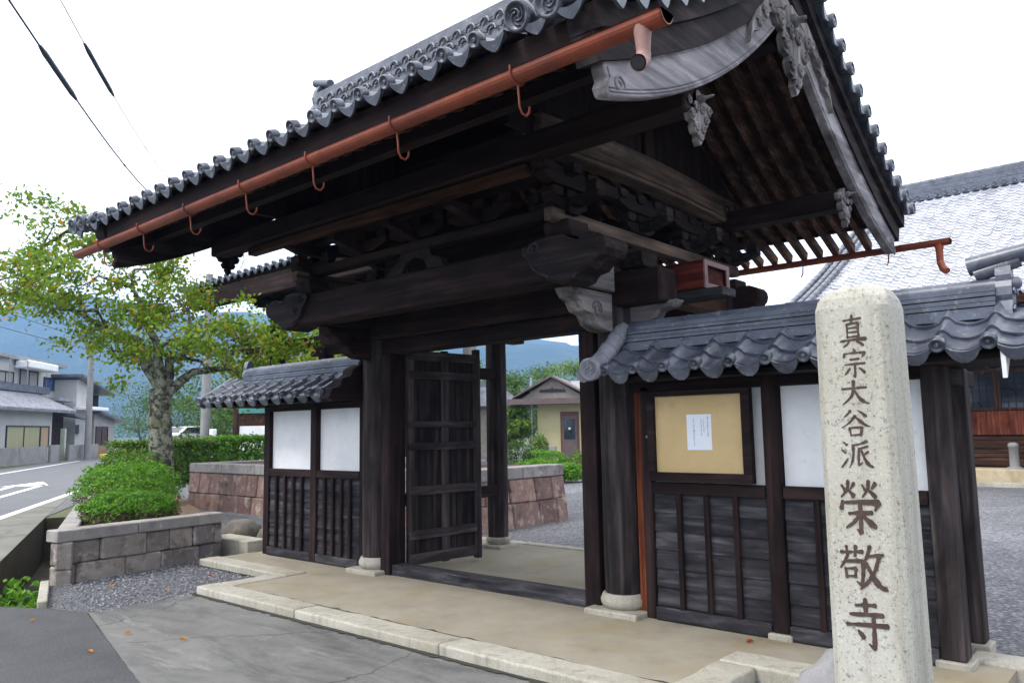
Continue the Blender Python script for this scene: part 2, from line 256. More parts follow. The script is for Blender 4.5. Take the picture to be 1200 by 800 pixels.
# ------------------------------------------------------------------ mesh builder
class MB:
    def __init__(s, M=None): s.v = []; s.f = []; s.sm = []; s.M = M
    def add(s, vs, fs, smooth=False):
        o = len(s.v)
        for p in vs:
            p = Vector(p); s.v.append(s.M @ p if s.M else p)
        for f in fs: s.f.append([i+o for i in f]); s.sm.append(smooth)
    def box(s, x0, x1, y0, y1, z0, z1):
        s.add([(x0,y0,z0),(x1,y0,z0),(x1,y1,z0),(x0,y1,z0),(x0,y0,z1),(x1,y0,z1),(x1,y1,z1),(x0,y1,z1)],
              [(3,2,1,0),(4,5,6,7),(0,1,5,4),(1,2,6,5),(2,3,7,6),(3,0,4,7)]); return s
    def hexa(s, c8): s.add(c8, [(3,2,1,0),(4,5,6,7),(0,1,5,4),(1,2,6,5),(2,3,7,6),(3,0,4,7)]); return s
    def beam(s, p, q, w, h, side=(1, 0, 0)):
        p = Vector(p); q = Vector(q); d = (q-p).normalized(); a = Vector(side); a = (a - d*a.dot(d)).normalized(); u = a.cross(d)
        if u.z < 0: u = -u
        c = []
        for t in (p, q):
            pass
        A = a*w/2; U = u*h/2
        s.hexa([p-A-U, p+A-U, q+A-U, q-A-U, p-A+U, p+A+U, q+A+U, q-A+U]); return s
    def prism(s, poly, axis, a, b):
        n = len(poly)
        def P(t, k):
            return (k, t[0], t[1]) if axis == 'x' else (t[0], k, t[1]) if axis == 'y' else (t[0], t[1], k)
        vs = [P(t, a) for t in poly] + [P(t, b) for t in poly]
        fs = [tuple(range(n)), tuple(range(2*n-1, n-1, -1))] + [(i, (i+1) % n, n+(i+1) % n, n+i) for i in range(n)]
        s.add(vs, fs); return s
    def tube(s, path, r, n=8, cap=True, smooth=True):
        path = [Vector(p) for p in path]; rs = r if isinstance(r, (list, tuple)) else [r]*len(path)
        vs = []; fs = []; prev = None
        for i, p in enumerate(path):
            d = (path[min(i+1, len(path)-1)] - path[max(i-1, 0)]).normalized()
            if prev is None:
                a = Vector((0, 0, 1)) if abs(d.z) < 0.9 else Vector((1, 0, 0)); a = (a - d*a.dot(d)).normalized()
            else:
                a = prev - d*prev.dot(d); a = a.normalized() if a.length > 1e-6 else prev
            prev = a; b = d.cross(a)
            for k in range(n): vs.append(p + (a*math.cos(2*PI*k/n) + b*math.sin(2*PI*k/n))*rs[i])
        for i in range(len(path)-1):
            for k in range(n): fs.append((i*n+k, i*n+(k+1) % n, (i+1)*n+(k+1) % n, (i+1)*n+k))
        s.add(vs, fs, smooth)
        if cap:
            m = (len(path)-1)*n
            s.add([vs[k] for k in range(n)], [tuple(range(n-1, -1, -1))]); s.add([vs[m+k] for k in range(n)], [tuple(range(n))])
        return s
    def lathe(s, c, axis, prof, n=14, smooth=True):
        """prof: list of (radius, distance along axis)"""
        c = Vector(c); d = Vector(axis).normalized(); a = Vector((0, 0, 1)) if abs(d.z) < 0.9 else Vector((1, 0, 0))
        a = (a - d*a.dot(d)).normalized(); b = d.cross(a); vs = []; fs = []
        for r, h in prof:
            for k in range(n): vs.append(c + d*h + (a*math.cos(2*PI*k/n) + b*math.sin(2*PI*k/n))*r)
        for i in range(len(prof)-1):
            for k in range(n): fs.append((i*n+k, i*n+(k+1) % n, (i+1)*n+(k+1) % n, (i+1)*n+k))
        s.add(vs, fs, smooth)
        m = (len(prof)-1)*n
        s.add(vs[:n], [tuple(range(n-1, -1, -1))]); s.add(vs[m:m+n], [tuple(range(n))])
        return s
    def build(s, name, mat, parent=None, loc=None, bevel=0.0, fix=True):
        me = bpy.data.meshes.new(name)
        if parent is not None:
            o0 = Vector(parent['_base']); 
        else: o0 = Vector(loc) if loc is not None else Vector((0, 0, 0))
        me.from_pydata([p - o0 for p in s.v], [], s.f)
        me.polygons.foreach_set('use_smooth', s.sm)
        if fix:
            bm = bmesh.new(); bm.from_mesh(me); bmesh.ops.recalc_face_normals(bm, faces=bm.faces); bm.to_mesh(me); bm.free()
        me.materials.append(mat); me.update()
        o = bpy.data.objects.new(name, me); COL.objects.link(o)
        if parent is not None: o.parent = parent
        else: o.location = o0
        o['_base'] = tuple(o0)
        if bevel:
            b = o.modifiers.new('bevel', 'BEVEL'); b.width = bevel; b.segments = 1; b.limit_method = 'ANGLE'; b.angle_limit = R(40)
        return o
def tag(o, label=None, cat=None, group=None, kind=None):
    if label: o['label'] = label
    if cat: o['category'] = cat
    if group: o['group'] = group
    if kind: o['kind'] = kind
    return o
def thing(name, label, cat, loc, group=None):
    o = bpy.data.objects.new(name, None); COL.objects.link(o); o.location = loc; o['_base'] = tuple(loc); o.empty_display_size = 0.2
    return tag(o, label, cat, group)
def struct(mb, name, mat, kind='structure', fix=True): return tag(mb.build(name, mat, fix=fix), kind=kind)
def copy_tree(o, parent=None):
    c = o.copy(); COL.objects.link(c)
    if parent is not None: c.parent = parent
    for ch in list(o.children): copy_tree(ch, c)
    return c
def rag(poly, seed=1, step=0.12, amp=0.018):
    out = []
    for i, p in enumerate(poly):
        q = poly[(i+1) % len(poly)]; L = math.hypot(q[0]-p[0], q[1]-p[1]); n = max(1, int(min(L, 8)/step))
        for k in range(n):
            t = k/n; x = p[0]+(q[0]-p[0])*t; y = p[1]+(q[1]-p[1])*t
            if k: v = Vector((x*3, y*3, seed)); x += amp*(mnoise.noise(v) + 0.6*mnoise.noise(v*4)); y += amp*(mnoise.noise(v+Vector((7, 3, 0))) + 0.6*mnoise.noise(v*4+Vector((1, 5, 0))))
            out.append((x, y))
    return out
def sheet(poly, z):
    mb = MB(); mb.add([(x, y, z) for x, y in poly], [tuple(range(len(poly)))]); return mb
def B(x0, x1, y0, y1, z0, z1): return MB().box(x0, x1, y0, y1, z0, z1)
def spiral(c, r0, r1, turns, axes, n=26, sgn=1, a0=0.0):
    A, Bv = Vector(axes[0]), Vector(axes[1]); out = []
    for i in range(n+1):
        t = i/n; a = a0 + sgn*turns*2*PI*t; r = r0 + (r1-r0)*t
        out.append(Vector(c) + A*math.cos(a)*r + Bv*math.sin(a)*r)
    return out
def leaf_cloud(mb, pts, size, jit=0.4, aspect=0.55, droop=0.0, nrm=None, nj=1.0):
    for i, p in enumerate(pts):
        s_ = size*(1 + random.uniform(-jit, jit))*(1.25 if random.random() < 0.2 else 1.0)
        if nrm is None: n = Vector((random.gauss(0, 1), random.gauss(0, 1), random.gauss(0.5, 0.9)))
        else: n = Vector(nrm[i]) + Vector((random.gauss(0, nj), random.gauss(0, nj), random.gauss(0.2, nj)))
        n.normalize(); a = n.orthogonal().normalized(); a.rotate(Matrix.Rotation(random.uniform(0, 2*PI), 3, n)); b = n.cross(a)
        p = Vector(p); a = a*s_*0.5; b = b*s_*0.5*aspect; k = n*s_*0.08
        mb.add([p-a, p-a*0.2+b-k, p+a, p-a*0.2-b-k], [(0, 1, 2, 3)])
    return mb

# ------------------------------------------------------------------ setting: ground, road, yard, ditch
G = -0.078
ditch = [(-4.82, -3.02), (-6.16, -2.56), (-14.3, 0.9), (-14.6, 0.19), (-8.61, -2.33), (-5.75, -3.56)]
def ground_with_hole():
    N = 24; outer = [(2300*math.cos(2*PI*k/N), 2300*math.sin(2*PI*k/N)) for k in range(N)]
    vs = [Vector(p) for p in outer + ditch]
    ed = [(k, (k+1) % N) for k in range(N)] + [(N+k, N+(k+1) % len(ditch)) for k in range(len(ditch))]
    V, E_, F, *_ = geometry.delaunay_2d_cdt(vs, ed, [], 0, 1e-5)
    def inside(p):
        c = False; n = len(ditch)
        for i in range(n):
            (x1, y1), (x2, y2) = ditch[i], ditch[i-1]
            if (y1 > p[1]) != (y2 > p[1]) and p[0] < (x2-x1)*(p[1]-y1)/(y2-y1)+x1: c = not c
        return c
    mb = MB(); fs = [f for f in F if not inside(sum((V[i] for i in f), Vector((0, 0)))/len(f))]
    mb.add([(p.x, p.y, G-0.012) for p in V], fs); return mb
struct(ground_with_hole(), 'ground', EARTH)
mb = MB(); n = len(ditch)
for i in range(n):
    (x1, y1), (x2, y2) = ditch[i], ditch[(i+1) % n]
    mb.add([(x1, y1, G-0.009), (x2, y2, G-0.009), (x2, y2, G-0.95), (x1, y1, G-0.95)], [(0, 1, 2, 3)])
mb.add([(x, y, G-0.9) for x, y in ditch], [tuple(range(n))])
struct(mb, 'ditch', DITCHM)
rd = Vector((-0.868, 0.496)); rn = Vector((0.496, 0.868))
def rp(a, o): # along the road from (-15.43,-.4); o = towards the far side
    p = Vector((-15.43, -0.4)) + rd*a - rn*o; return (p.x, p.y)
def road_curve(o):
    out = []
    for a in range(-40, 46, 2): out.append(rp(a, o))
    p = Vector(out[-1]); d = rd.copy(); ang = math.atan2(d.y, d.x)
    return out
mb = MB(); L1 = road_curve(-0.9); L2 = road_curve(7.6)
# far end bends to the right
def bend(L, o):
    c = Vector(rp(44, 0)) + rn*60; out = list(L)
    r = 60 + o
    a0 = math.atan2(-rn.y, -rn.x)
    for k in range(1, 14):
        a = a0 - k*R(5); out.append((c.x + r*math.cos(a), c.y + r*math.sin(a)))
    return out
L1 = bend(L1, -0.9); L2 = bend(L2, 7.6)
mb.add([(x, y, G) for x, y in L1] + [(x, y, G) for x, y in L2], [(i, i+1, len(L1)+i+1, len(L1)+i) for i in range(len(L1)-1)])
struct(mb, 'road', ROADM)
def line(o, w, a0=-40, a1=44, dash=None):
    mb = MB(); a = a0
    while a < a1:
        b = min(a + (dash[0] if dash else 2), a1)
        mb.add([(*rp(a, o-w/2), G+0.004), (*rp(b, o-w/2), G+0.004), (*rp(b, o+w/2), G+0.004), (*rp(a, o+w/2), G+0.004)], [(0, 1, 2, 3)])
        a = b + (dash[1] if dash else 0)
    return mb
mb = line(0.0, 0.2); m2 = line(6.0, 0.2); mb.add(m2.v, m2.f)
# turn arrow painted on the near lane
for o in (2.2, 3.0):
    pass
ar = [(3.5, 1.55), (13.0, 1.75), (13.0, 1.95), (3.5, 1.75)]
for q in (ar, [(3.5, 2.35), (12.2, 2.6), (12.2, 2.8), (3.5, 2.55)], [(2.2, 1.45), (3.6, 1.45), (3.6, 2.75), (2.2, 2.75)], [(12.4, 1.6), (15.2, 2.35), (12.4, 3.1)]):
    mb.add([(*rp(a, o), G+0.0045) for a, o in q], [tuple(range(len(q)))])
struct(mb, 'road_marking', PAINT)
# concrete shoulder between road and ditch
lipA = Vector((-5.75, -3.56)); lips = [(-5.75, -3.56), (-8.61, -2.33), (-14.6, 0.19), (-19, 2.1)]
mb = MB(); edge = [rp(a, -0.12) for a in (-14, -6, 3, 8)]
mb.add([(x, y, G+0.0065) for x, y in lips] + [(x, y, G+0.0065) for x, y in edge], [(i, i+1, 5+i, 4+i) for i in range(3)])
struct(mb, 'road_shoulder', SHOULDER)
# forecourt: dark asphalt and worn concrete in front of the gate
struct(sheet(rag([(-4.80, -3.03), (-5.78, -3.60), (-7.0, -5.0), (-3.0, -14), (18, -14), (18, -5.5), (0.2, -5.2), (-1.35, -3.55), (-1.8, -3.44), (-4.25, -2.84)]), G+0.0115), 'forecourt_asphalt', ASPHALT)
struct(sheet([(-4.25, -2.83), (-1.8, -3.44), (-1.35, -3.55), (0.2, -5.2), (18, -5.5), (18, -1.5), (1.25, -1.5), (-4.28, -1.55)], G+0.0075), 'forecourt_concrete', APRON)
struct(sheet([(-4.26, -2.82), (-4.84, -3.0), (-6.14, -2.54), (-6.5, -0.2), (-7.2, 0.3), (-4.2, 0.3), (-4.2, -1.5)], G+0.0035), 'gravel_strip', GRAVEL)
mb = MB()
for k in range(2600):
    x = random.uniform(-6.35, -4.2); y = random.uniform(-3.0, -0.3)
    # inside the strip
    if y < -2.82 - (x+4.26)*0.3 - 0.02 and y < -2.5: continue
    if x < -6.08 - (y+2.54)*0.16: continue
    if (x+4.26)*-0.0 + y < -2.80 and x > -4.4: continue
    if y > -0.78 and x > -5.95: continue
    s_ = random.uniform(0.009, 0.02); c = Vector((x, y, G+0.004+s_*0.3))
    pts = []
    for ax in ((1,0,0),(-1,0,0),(0,1,0),(0,-1,0),(0,0,1),(0,0,-1)):
        pts.append(c + Vector((ax[0]*s_*random.uniform(0.7,1.3), ax[1]*s_*random.uniform(0.7,1.3), ax[2]*s_*random.uniform(0.5,0.8))))
    mb.add(pts, [(0,2,4),(2,1,4),(1,3,4),(3,0,4),(2,0,5),(1,2,5),(3,1,5),(0,3,5)])
tag(mb.build('loose_gravel', PEBBLE), kind='stuff', label='loose grey gravel between planter and kerb', cat='gravel')
# courtyard inside the gate, and the strip of yard right of it
struct(sheet([(-40, 3.0), (-5.9, 2.68), (-5.72, 0.3), (1.3, 0.2), (1.3, -1.52), (16, -1.52), (30, 0), (30, 45), (-20, 45)], G-0.002), 'courtyard', YARD)
struct(sheet(rag([(-6.45, -0.30), (-8.6, 0.62), (-14.0, 2.9), (-5.93, 3.05), (-5.93, 0.3), (-6.0, 0.0)], 4), G-0.004), 'gravel_verge', GRAVEL)
# concrete platform of the gate
mb = MB(); mb.prism([(-3.96, -1.5), (1.30, -1.5), (1.30, -0.576), (2.9, -0.576), (2.9, 0.36), (1.0, 0.36), (0.9, 2.55), (-4.6, 2.55), (-4.7, 0.36), (-5.95, 0.36), (-5.95, -0.576), (-3.96, -0.576)], 'z', G-0.05, 0.0)
struct(mb, 'platform', PLATFORM)
# planting bed along the ditch
bed = [(-6.2, -2.40), (-6.45, -0.42), (-9.0, 0.5), (-15.8, 3.3), (-24, 7.2), (-25.2, 5.55)]
mb = MB(); mb.prism(bed, 'z', G-0.05, 0.47); struct(mb, 'planting_bed', SOIL)
# mountain
def mtn():
    mb = MB(); F2 = Vector((-0.655, 0.756)); R2 = Vector((0.756, 0.655)); o = Vector((3.89, -5.95))
    prof = [(-1000, 130), (-700, 138), (-527, 128), (-400, 126), (-250, 118), (-100, 112), (0, 97), (60, 93), (150, 72), (300, 40), (500, 22), (760, 12)]
    def hp(s):
        for (a, b), (c, d) in zip(prof, prof[1:]):
            if a <= s <= c: return b + (d-b)*(s-a)/(c-a)
        return 10
    ns, nd = 90, 26; vs = []
    for i in range(ns+1):
        s = -1000 + 1760*i/ns
        for j in range(nd+1):
            t = j/nd; d = 430 + 480*t
            if abs(s) > 700: d = 430 + 300*t
            k = math.sin(min(1, t/0.75)*PI/2)**1.3 if t < 0.75 else math.cos((t-0.75)/0.25*PI/2*0.6)
            p = o + F2*d + R2*s
            nz = mnoise.fractal(Vector((p.x*0.008, p.y*0.008, 3.1)), 1.0, 2.0, 5); p = o + (F2*d + R2*s)*2.2
            h = hp(s)*k*(1 + 0.12*nz) + nz*7*k
            vs.append((p.x, p.y, max(h, -0.5)*2.2 + G - 0.2))
    fs = [(i*(nd+1)+j, (i+1)*(nd+1)+j, (i+1)*(nd+1)+j+1, i*(nd+1)+j+1) for i in range(ns) for j in range(nd)]
    mb.add(vs, fs, True); return mb
struct(mtn(), 'mountain', FOREST, fix=False)

hz = bpy.data.materials.new('haze_air'); hz.use_nodes = True; hz.node_tree.nodes.clear()
_vo = hz.node_tree.nodes.new('ShaderNodeVolumePrincipled'); _oo = hz.node_tree.nodes.new('ShaderNodeOutputMaterial'); hz.node_tree.links.new(_vo.outputs[0], _oo.inputs['Volume'])
_vo.inputs['Color'].default_value = (0.30, 0.54, 1.0, 1); _vo.inputs['Density'].default_value = 0.00042
tag(B(-2400, 2400, -2400, 2400, G-1.5, 420).build('haze', hz), kind='stuff')

# ------------------------------------------------------------------ roof tile helpers
def profile(u):
    return 0.046*math.sin(PI*u/0.34) if u < 0.34 else -0.026*math.sin(PI*(u-0.34)/0.66)
class Path:
    """curve in (y,z) from eave to ridge"""
    def __init__(s, y0, z0, y1, z1, a=1.0):
        s.p = [(y0 + (y1-y0)*t/40, z0 + (z1-z0)*(a*t/40 + (1-a)*(t/40)**2)) for t in range(41)]
        s.c = [0]
        for k in range(40): s.c.append(s.c[-1] + math.hypot(s.p[k+1][0]-s.p[k][0], s.p[k+1][1]-s.p[k][1]))
        s.L = s.c[-1]; s.sg = 1 if y1 > y0 else -1
    def at(s, d, off=0.0):
        d0 = d; d = max(0, min(s.L, d)); k = 0
        while k < 39 and s.c[k+1] < d: k += 1
        t = (d - s.c[k])/(s.c[k+1]-s.c[k]); a, b = s.p[k], s.p[k+1]
        ty, tz = b[0]-a[0], b[1]-a[1]; l = math.hypot(ty, tz); ty /= l; tz /= l
        y = a[0]+(b[0]-a[0])*t + ty*(d0-d); z = a[1]+(b[1]-a[1])*t + tz*(d0-d)
        return (y - tz*s.sg*off, z + abs(ty)*off)
    def tan(s, d):
        a, b = s.at(d-0.02), s.at(d+0.02); v = Vector((0, b[0]-a[0], b[1]-a[1])); return v.normalized()
def san_roof(mb, path, x0, n, pitch, course=0.24, thick=0.028, amp=1.0):
    us = [0, .06, .12, .17, .22, .28, .34, .45, .56, .67, .78, .89]
    xs = [(x0 + (k+u)*pitch, profile(u)*amp) for k in range(n) for u in us] + [(x0+n*pitch, 0.0)]
    m = max(1, round(path.L/course)); c = path.L/m
    for i in range(m):
        s0 = i*c - (0.02 if i else 0.0); s1 = (i+1)*c + 0.02; jit = [random.uniform(-0.004, 0.005) for _ in range(n+1)]
        vs = []; w = len(xs)
        for s_, extra in ((s0, -0.012), (s0, thick), (s1, 0.0)):
            for k, (x, h) in enumerate(xs):
                y, z = path.at(s_ + jit[k//12]*1.5*(extra != 0.0), h + extra + jit[k//12]*(extra > 0)); vs.append((x, y, z))
        mb.add(vs[:2*w], [(k, k+1, w+k+1, w+k) for k in range(w-1)], False)
        mb.add(vs[w:], [(k, k+1, w+k+1, w+k) for k in range(w-1)], True)
    return mb
def pendant(mb, c, ex, ez, nrm, w, d, thick=0.022, pointed=True, scallop=False, dip=0.034):
    """hanging lip tile: c centre of its top edge"""
    c = Vector(c); ex = Vector(ex); ez = Vector(ez); nrm = Vector(nrm); N = 12; top = []; bot = []
    for k in range(N+1):
        u = k/N*2-1; top.append(c + ex*u*w/2 + ez*(-dip*(1-u*u)))
        dd = d*((1-abs(u))**0.62 if pointed else (1-u*u)**0.6) + 0.012
        if scallop: dd += 0.008*abs(math.sin(u*PI*2.5))
        bot.append(c + ex*u*w/2 + ez*(-dip*(1-u*u)-dd))
    vs = top + bot; vs2 = [p + nrm*thick for p in vs]; M_ = N+1
    mb.add(vs + vs2, [(k, k+1, M_+k+1, M_+k) for k in range(N)] + [(2*M_+k, 2*M_+M_+k, 2*M_+M_+k+1, 2*M_+k+1) for k in range(N)] + [(M_+k, M_+k+1, 3*M_+k+1, 3*M_+k) for k in range(N)] + [(k, 2*M_+k, 2*M_+k+1, k+1) for k in range(N)])
def disc(mb, c, axis, r, depth=0.05, n=16, swirl=False):
    """round end tile with raised rim; c on the outer face"""
    mb.lathe(c, axis, [(r*0.92, -depth), (r, -depth*0.8), (r, 0.0), (r*0.80, 0.004), (r*0.74, -0.009), (0.001, -0.009)], n)
    d = Vector(axis).normalized(); a = Vector((0, 0, 1)); a = (a-d*a.dot(d)).normalized(); b = d.cross(a)
    if swirl:
        for k in range(3):
            mb.tube(spiral(Vector(c)-d*0.006, r*0.16, r*0.62, 0.55, (a, b), 12, 1, k*2*PI/3), [r*0.13*(1-0.07*i) for i in range(13)], 6)
    else:
        mb.lathe(c, axis, [(r*0.34, -0.02), (r*0.34, -0.004), (r*0.2, 0.0)], 8)
def eave_tiles(mb, path, x0, n, pitch, r=0.05, drop=0.075, pointed=True, scallop=False, skip=None):
    t = path.tan(0); out = Vector((0, t.y, t.z))*-1; up = Vector((0, -t.z*path.sg, abs(t.y)))
    for k in range(n):
        y, z = path.at(0.0, 0.03); xr = x0 + (k+0.17)*pitch; xc = x0 + (k+0.67)*pitch
        if not (skip and skip(xr)): disc(mb, Vector((xr, y, z)) + up*0.018 + out*0.025, out, r, 0.07)
        pendant(mb, Vector((xc, y, z)) + out*0.002, (1, 0, 0), up, out, pitch*0.68, drop, pointed=pointed, scallop=scallop)
def roll_row(mb, path, x, r, s0=0.0, s1=None, off=0.05, seg=0.26):
    s1 = path.L if s1 is None else s1; m = max(1, round((s1-s0)/seg))
    for i in range(m):
        a = s0 + (s1-s0)*i/m; b = s0 + (s1-s0)*(i+1)/m + 0.015
        p0 = path.at(a, off); p1 = path.at(b, off)
        mb.tube([(x, *p0), (x, *path.at(a+0.03, off)), (x, *p1)], [r*1.06, r, r*0.97], 12)
def ridge_stack(x0, x1, yc, z0, layers, w0, w1, h, cap_r, mb, caplen=0.3):
    for k in range(layers):
        w = w0 + (w1-w0)*k/max(1, layers-1); za = z0 + h*k; ov = 0.012 if k % 2 else 0.0
        mb.box(x0 - 0.0, x1, yc-w/2-ov, yc+w/2+ov, za+0.002*(k % 2), za+h-0.006)
    zt = z0 + h*layers; m = max(1, round((x1-x0)/caplen)); s_ = (x1-x0)/m
    for k in range(m):
        mb.tube([(x0+k*s_, yc, zt), (x0+k*s_+0.03, yc, zt), (x0+(k+1)*s_+0.01, yc, zt)], [cap_r*1.08, cap_r, cap_r*0.96], 12)
def oni(mb, x, yc, z0, w, h, sx, roll=True):
    """ridge-end ornament facing sx along x"""
    half = [(0.0, 1.0), (0.16, 0.98), (0.26, 0.9), (0.34, 0.76), (0.30, 0.66), (0.42, 0.56), (0.46, 0.42), (0.38, 0.33), (0.52, 0.24), (0.66, 0.16), (0.7, 0.06), (0.6, 0.0)]
    poly = [(yc + a*w, z0 + b*h) for a, b in half] + [(yc - a*w, z0 + b*h) for a, b in reversed(half[1:])]
    mb.prism(poly, 'x', x, x + sx*0.09)
    mb.lathe((x+sx*0.09, yc, z0+h*0.62), (sx, 0, 0), [(w*0.26, 0), (w*0.24, 0.035), (w*0.12, 0.05), (0.002, 0.052)], 14)
    for s_ in (-1, 1):
        mb.tube(spiral((x+sx*0.10, yc+s_*w*0.42, z0+h*0.16), w*0.18, w*0.03, 1.3, ((0, s_, 0), (0, 0, 1)), 20), w*0.05, 6)
        mb.tube(spiral((x+sx*0.10, yc+s_*w*0.28, z0+h*0.47), w*0.14, w*0.03, 1.2, ((0, s_, 0), (0, 0, 1)), 18), w*0.045, 6)
    if roll: mb.tube([(x-sx*0.16, yc-0.0, z0+h*0.98), (x+sx*0.2, yc, z0+h*1.12)], [0.065, 0.06], 10)

# ------------------------------------------------------------------ the gate
gate = thing('temple_gate', 'large dark timber temple gate with swept tiled roof and rusty red copper gutter', 'gate', (-1.7, 1.0, 0))
XL, XR = -3.4, 0.0
RX0, RX1 = -5.35, 1.70                 # roof verges
BX0, BX1 = -5.02, 1.52                 # bargeboard planes
YR = 0.43
front = Path(-2.64, 3.93, YR, 5.74, 0.62); rear = Path(3.50, 3.93, YR, 5.74, 0.62)
def column(x, y, r, h, plr=0.2, z0=0.17):
    mb = MB(); prof = [(r*0.97, z0), (r, z0+0.3), (r, h-0.5), (r*0.96, h)]
    mb.lathe((x, y, 0), (0, 0, 1), prof, 20); mb.build('column', W('column', 'z'), gate)
    mb = MB(); mb.lathe((x, y, 0), (0, 0, 1), [(plr*0.86, 0.045), (plr*1.02, 0.075), (plr*1.04, 0.12), (plr*0.92, z0+0.002)], 20)
    mb.box(x-plr*1.3, x+plr*1.3, y-plr*1.25, y+plr*1.2, -0.03, 0.045); mb.build('plinth', KERB, gate, bevel=0.01)
for x in (XL, XR): column(x, 0, 0.172, 2.98, 0.205)
for x in (XL-0.08, XR+0.08): column(x, 2.2, 0.145, 3.05, 0.165, 0.14)
for x0, x1 in ((-0.355, -0.185), (-3.215, -3.045)): B(x0, x1, -0.11, 0.13, 0.0, 2.5).build('jamb', W('dark', 'z'), gate, bevel=0.008)
mb = B(-3.045, -0.355, -0.085, 0.105, -0.01, 0.115); mb.build('threshold', W('plank', 'x'), gate, bevel=0.012)
B(-3.215, -0.185, -0.1, 0.115, 2.502, 2.67).build('lintel', W('dark', 'x'), gate, bevel=0.01)
# main cross beam over the columns, ends standing out past them
mb = B(-4.0, 0.56, -0.15, 0.16, 2.675, 2.985); mb.build('cross_beam', W('dark', 'x'), gate, bevel=0.02)
B(-3.23, -0.17, -0.03, 0.04, 2.99, 3.86).build('upper_panel', W('dark', 'x'), gate)
# door leaves, swung inward
def leaf(hx, ex, ey, sgn):
    a = Vector((hx, 0.13, 0)); b = Vector((ex, ey, 0)); d = (b-a).normalized(); nr = Vector((d.y, -d.x, 0))*sgn; L = (b-a).length
    Mx = Matrix.Identity(4); Mx.col[0][:3] = d; Mx.col[1][:3] = -nr; Mx.col[2][:3] = (0, 0, 1); Mx.col[3][:3] = a
    mb = MB(Mx)
    for k in range(6): mb.box(L*k/6+0.003, L*(k+1)/6-0.003, 0.0, 0.028, 0.075, 2.55)
    dl = mb.build('door_leaf', W('post', 'z'), gate)
    fr = MB(Mx)
    for x0, x1 in ((0.0, 0.075), (L-0.085, L), (L/2-0.055, L/2+0.045)): fr.box(x0, x1, -0.045, -0.001, 0.065, 2.57)
    fr.box(L-0.06, L+0.012, -0.05, 0.04, 0.04, 2.62)
    fr.build('stile', W('rail', 'z'), dl, bevel=0.006)
    rl = MB(Mx)
    for z0, z1 in ((0.08, 0.20), (0.36, 0.46), (0.86, 0.96), (1.38, 1.47), (1.64, 1.72), (2.22, 2.31), (2.44, 2.55)): rl.box(0.0, L-0.065, -0.055, -0.003, z0, z1)
    rl.build('rail', W('rail', 'y'), dl, bevel=0.006)
leaf(-3.02, -2.92, 1.22, 1); leaf(-0.38, -0.44, 1.22, -1)
# rails tying front and rear columns
for x in (XL-0.04, XR+0.04):
    for z in (0.70, 2.30): B(x-0.05, x+0.05, 0.15, 2.1, z, z+0.15).build('tie_rail', W('dark', 'y'), gate, bevel=0.008)
# bracket arms running front to back over the columns, carved nose under the front end
for x in (XL, XR):
    sx = 1 if x == XR else -1
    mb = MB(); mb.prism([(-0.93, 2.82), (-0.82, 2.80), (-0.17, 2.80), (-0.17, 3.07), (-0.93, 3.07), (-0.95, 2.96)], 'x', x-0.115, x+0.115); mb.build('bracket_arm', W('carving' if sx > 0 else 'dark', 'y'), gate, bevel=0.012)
    B(x-0.11, x+0.11, 0.17, 2.62, 2.83, 3.07).build('bracket_arm', W('brown', 'y'), gate, bevel=0.012)
    nose = [(-0.19, 2.45), (-0.33, 2.46), (-0.44, 2.50), (-0.50, 2.58), (-0.60, 2.60), (-0.66, 2.68), (-0.74, 2.71), (-0.80, 2.785), (-0.19, 2.785)]
    mb = MB(); mb.prism(nose, 'x', x-0.09, x+0.09)
    for s_ in (-1, 1):
        mb.tube(spiral((x+s_*0.092, -0.42, 2.63), 0.075, 0.02, 1.6, ((0, -1, 0), (0, 0, 1)), 24), 0.012, 6)
        mb.tube([(x+s_*0.092, -0.24, 2.75), (x+s_*0.092, -0.5, 2.745), (x+s_*0.092, -0.68, 2.74)], 0.01, 6)
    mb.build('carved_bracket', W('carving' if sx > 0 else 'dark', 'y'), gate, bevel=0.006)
# front beam carried by the arms, with cloud-shaped ends
YB = -0.86
B(-3.72, 0.02, YB-0.13, YB+0.12, 2.80, 3.14).build('front_beam', W('dark', 'x'), gate, bevel=0.02)
def cloud(x, sx):
    pts = [(0.0, 2.80), (0.17, 2.765), (0.26, 2.79), (0.30, 2.845), (0.40, 2.865), (0.45, 2.92), (0.54, 2.95), (0.585, 3.01), (0.575, 3.075), (0.50, 3.12), (0.38, 3.135), (0.30, 3.10), (0.22, 3.115), (0.16, 3.165), (0.05, 3.18), (-0.12, 3.165), (-0.24, 3.13), (-0.26, 3.08), (-0.2, 3.02), (-0.16, 2.94), (-0.06, 2.86)]
    mb = MB(); mb.prism([(x+sx*a, z) for a, z in pts], 'y', YB-0.17, YB+0.165)
    o = mb.build('beam_end', W('post', 'x'), gate, bevel=0.015)
    for pth_, rr_ in (([(x+sx*a, YB-0.172, z) for a, z in ((-0.24, 3.12), (-0.252, 3.09), (-0.245, 3.06), (-0.2, 3.02), (-0.17, 2.98), (-0.15, 2.93), (-0.1, 2.89), (-0.05, 2.865), (0.03, 2.83))], 0.013),
                      (spiral((x-sx*0.13, YB-0.172, 3.09), 0.06, 0.012, 1.2, ((-sx, 0, 0), (0, 0, 1)), 22), 0.010), (spiral((x-sx*0.03, YB-0.172, 2.96), 0.05, 0.012, 1.1, ((-sx, 0, 0), (0, 0, 1)), 20), 0.009)):
        t = MB(); t.tube(pth_, rr_, 6); t.build('scroll', W('plank', 'x'), o)
cloud(0.02, 1); cloud(-3.62, -1)
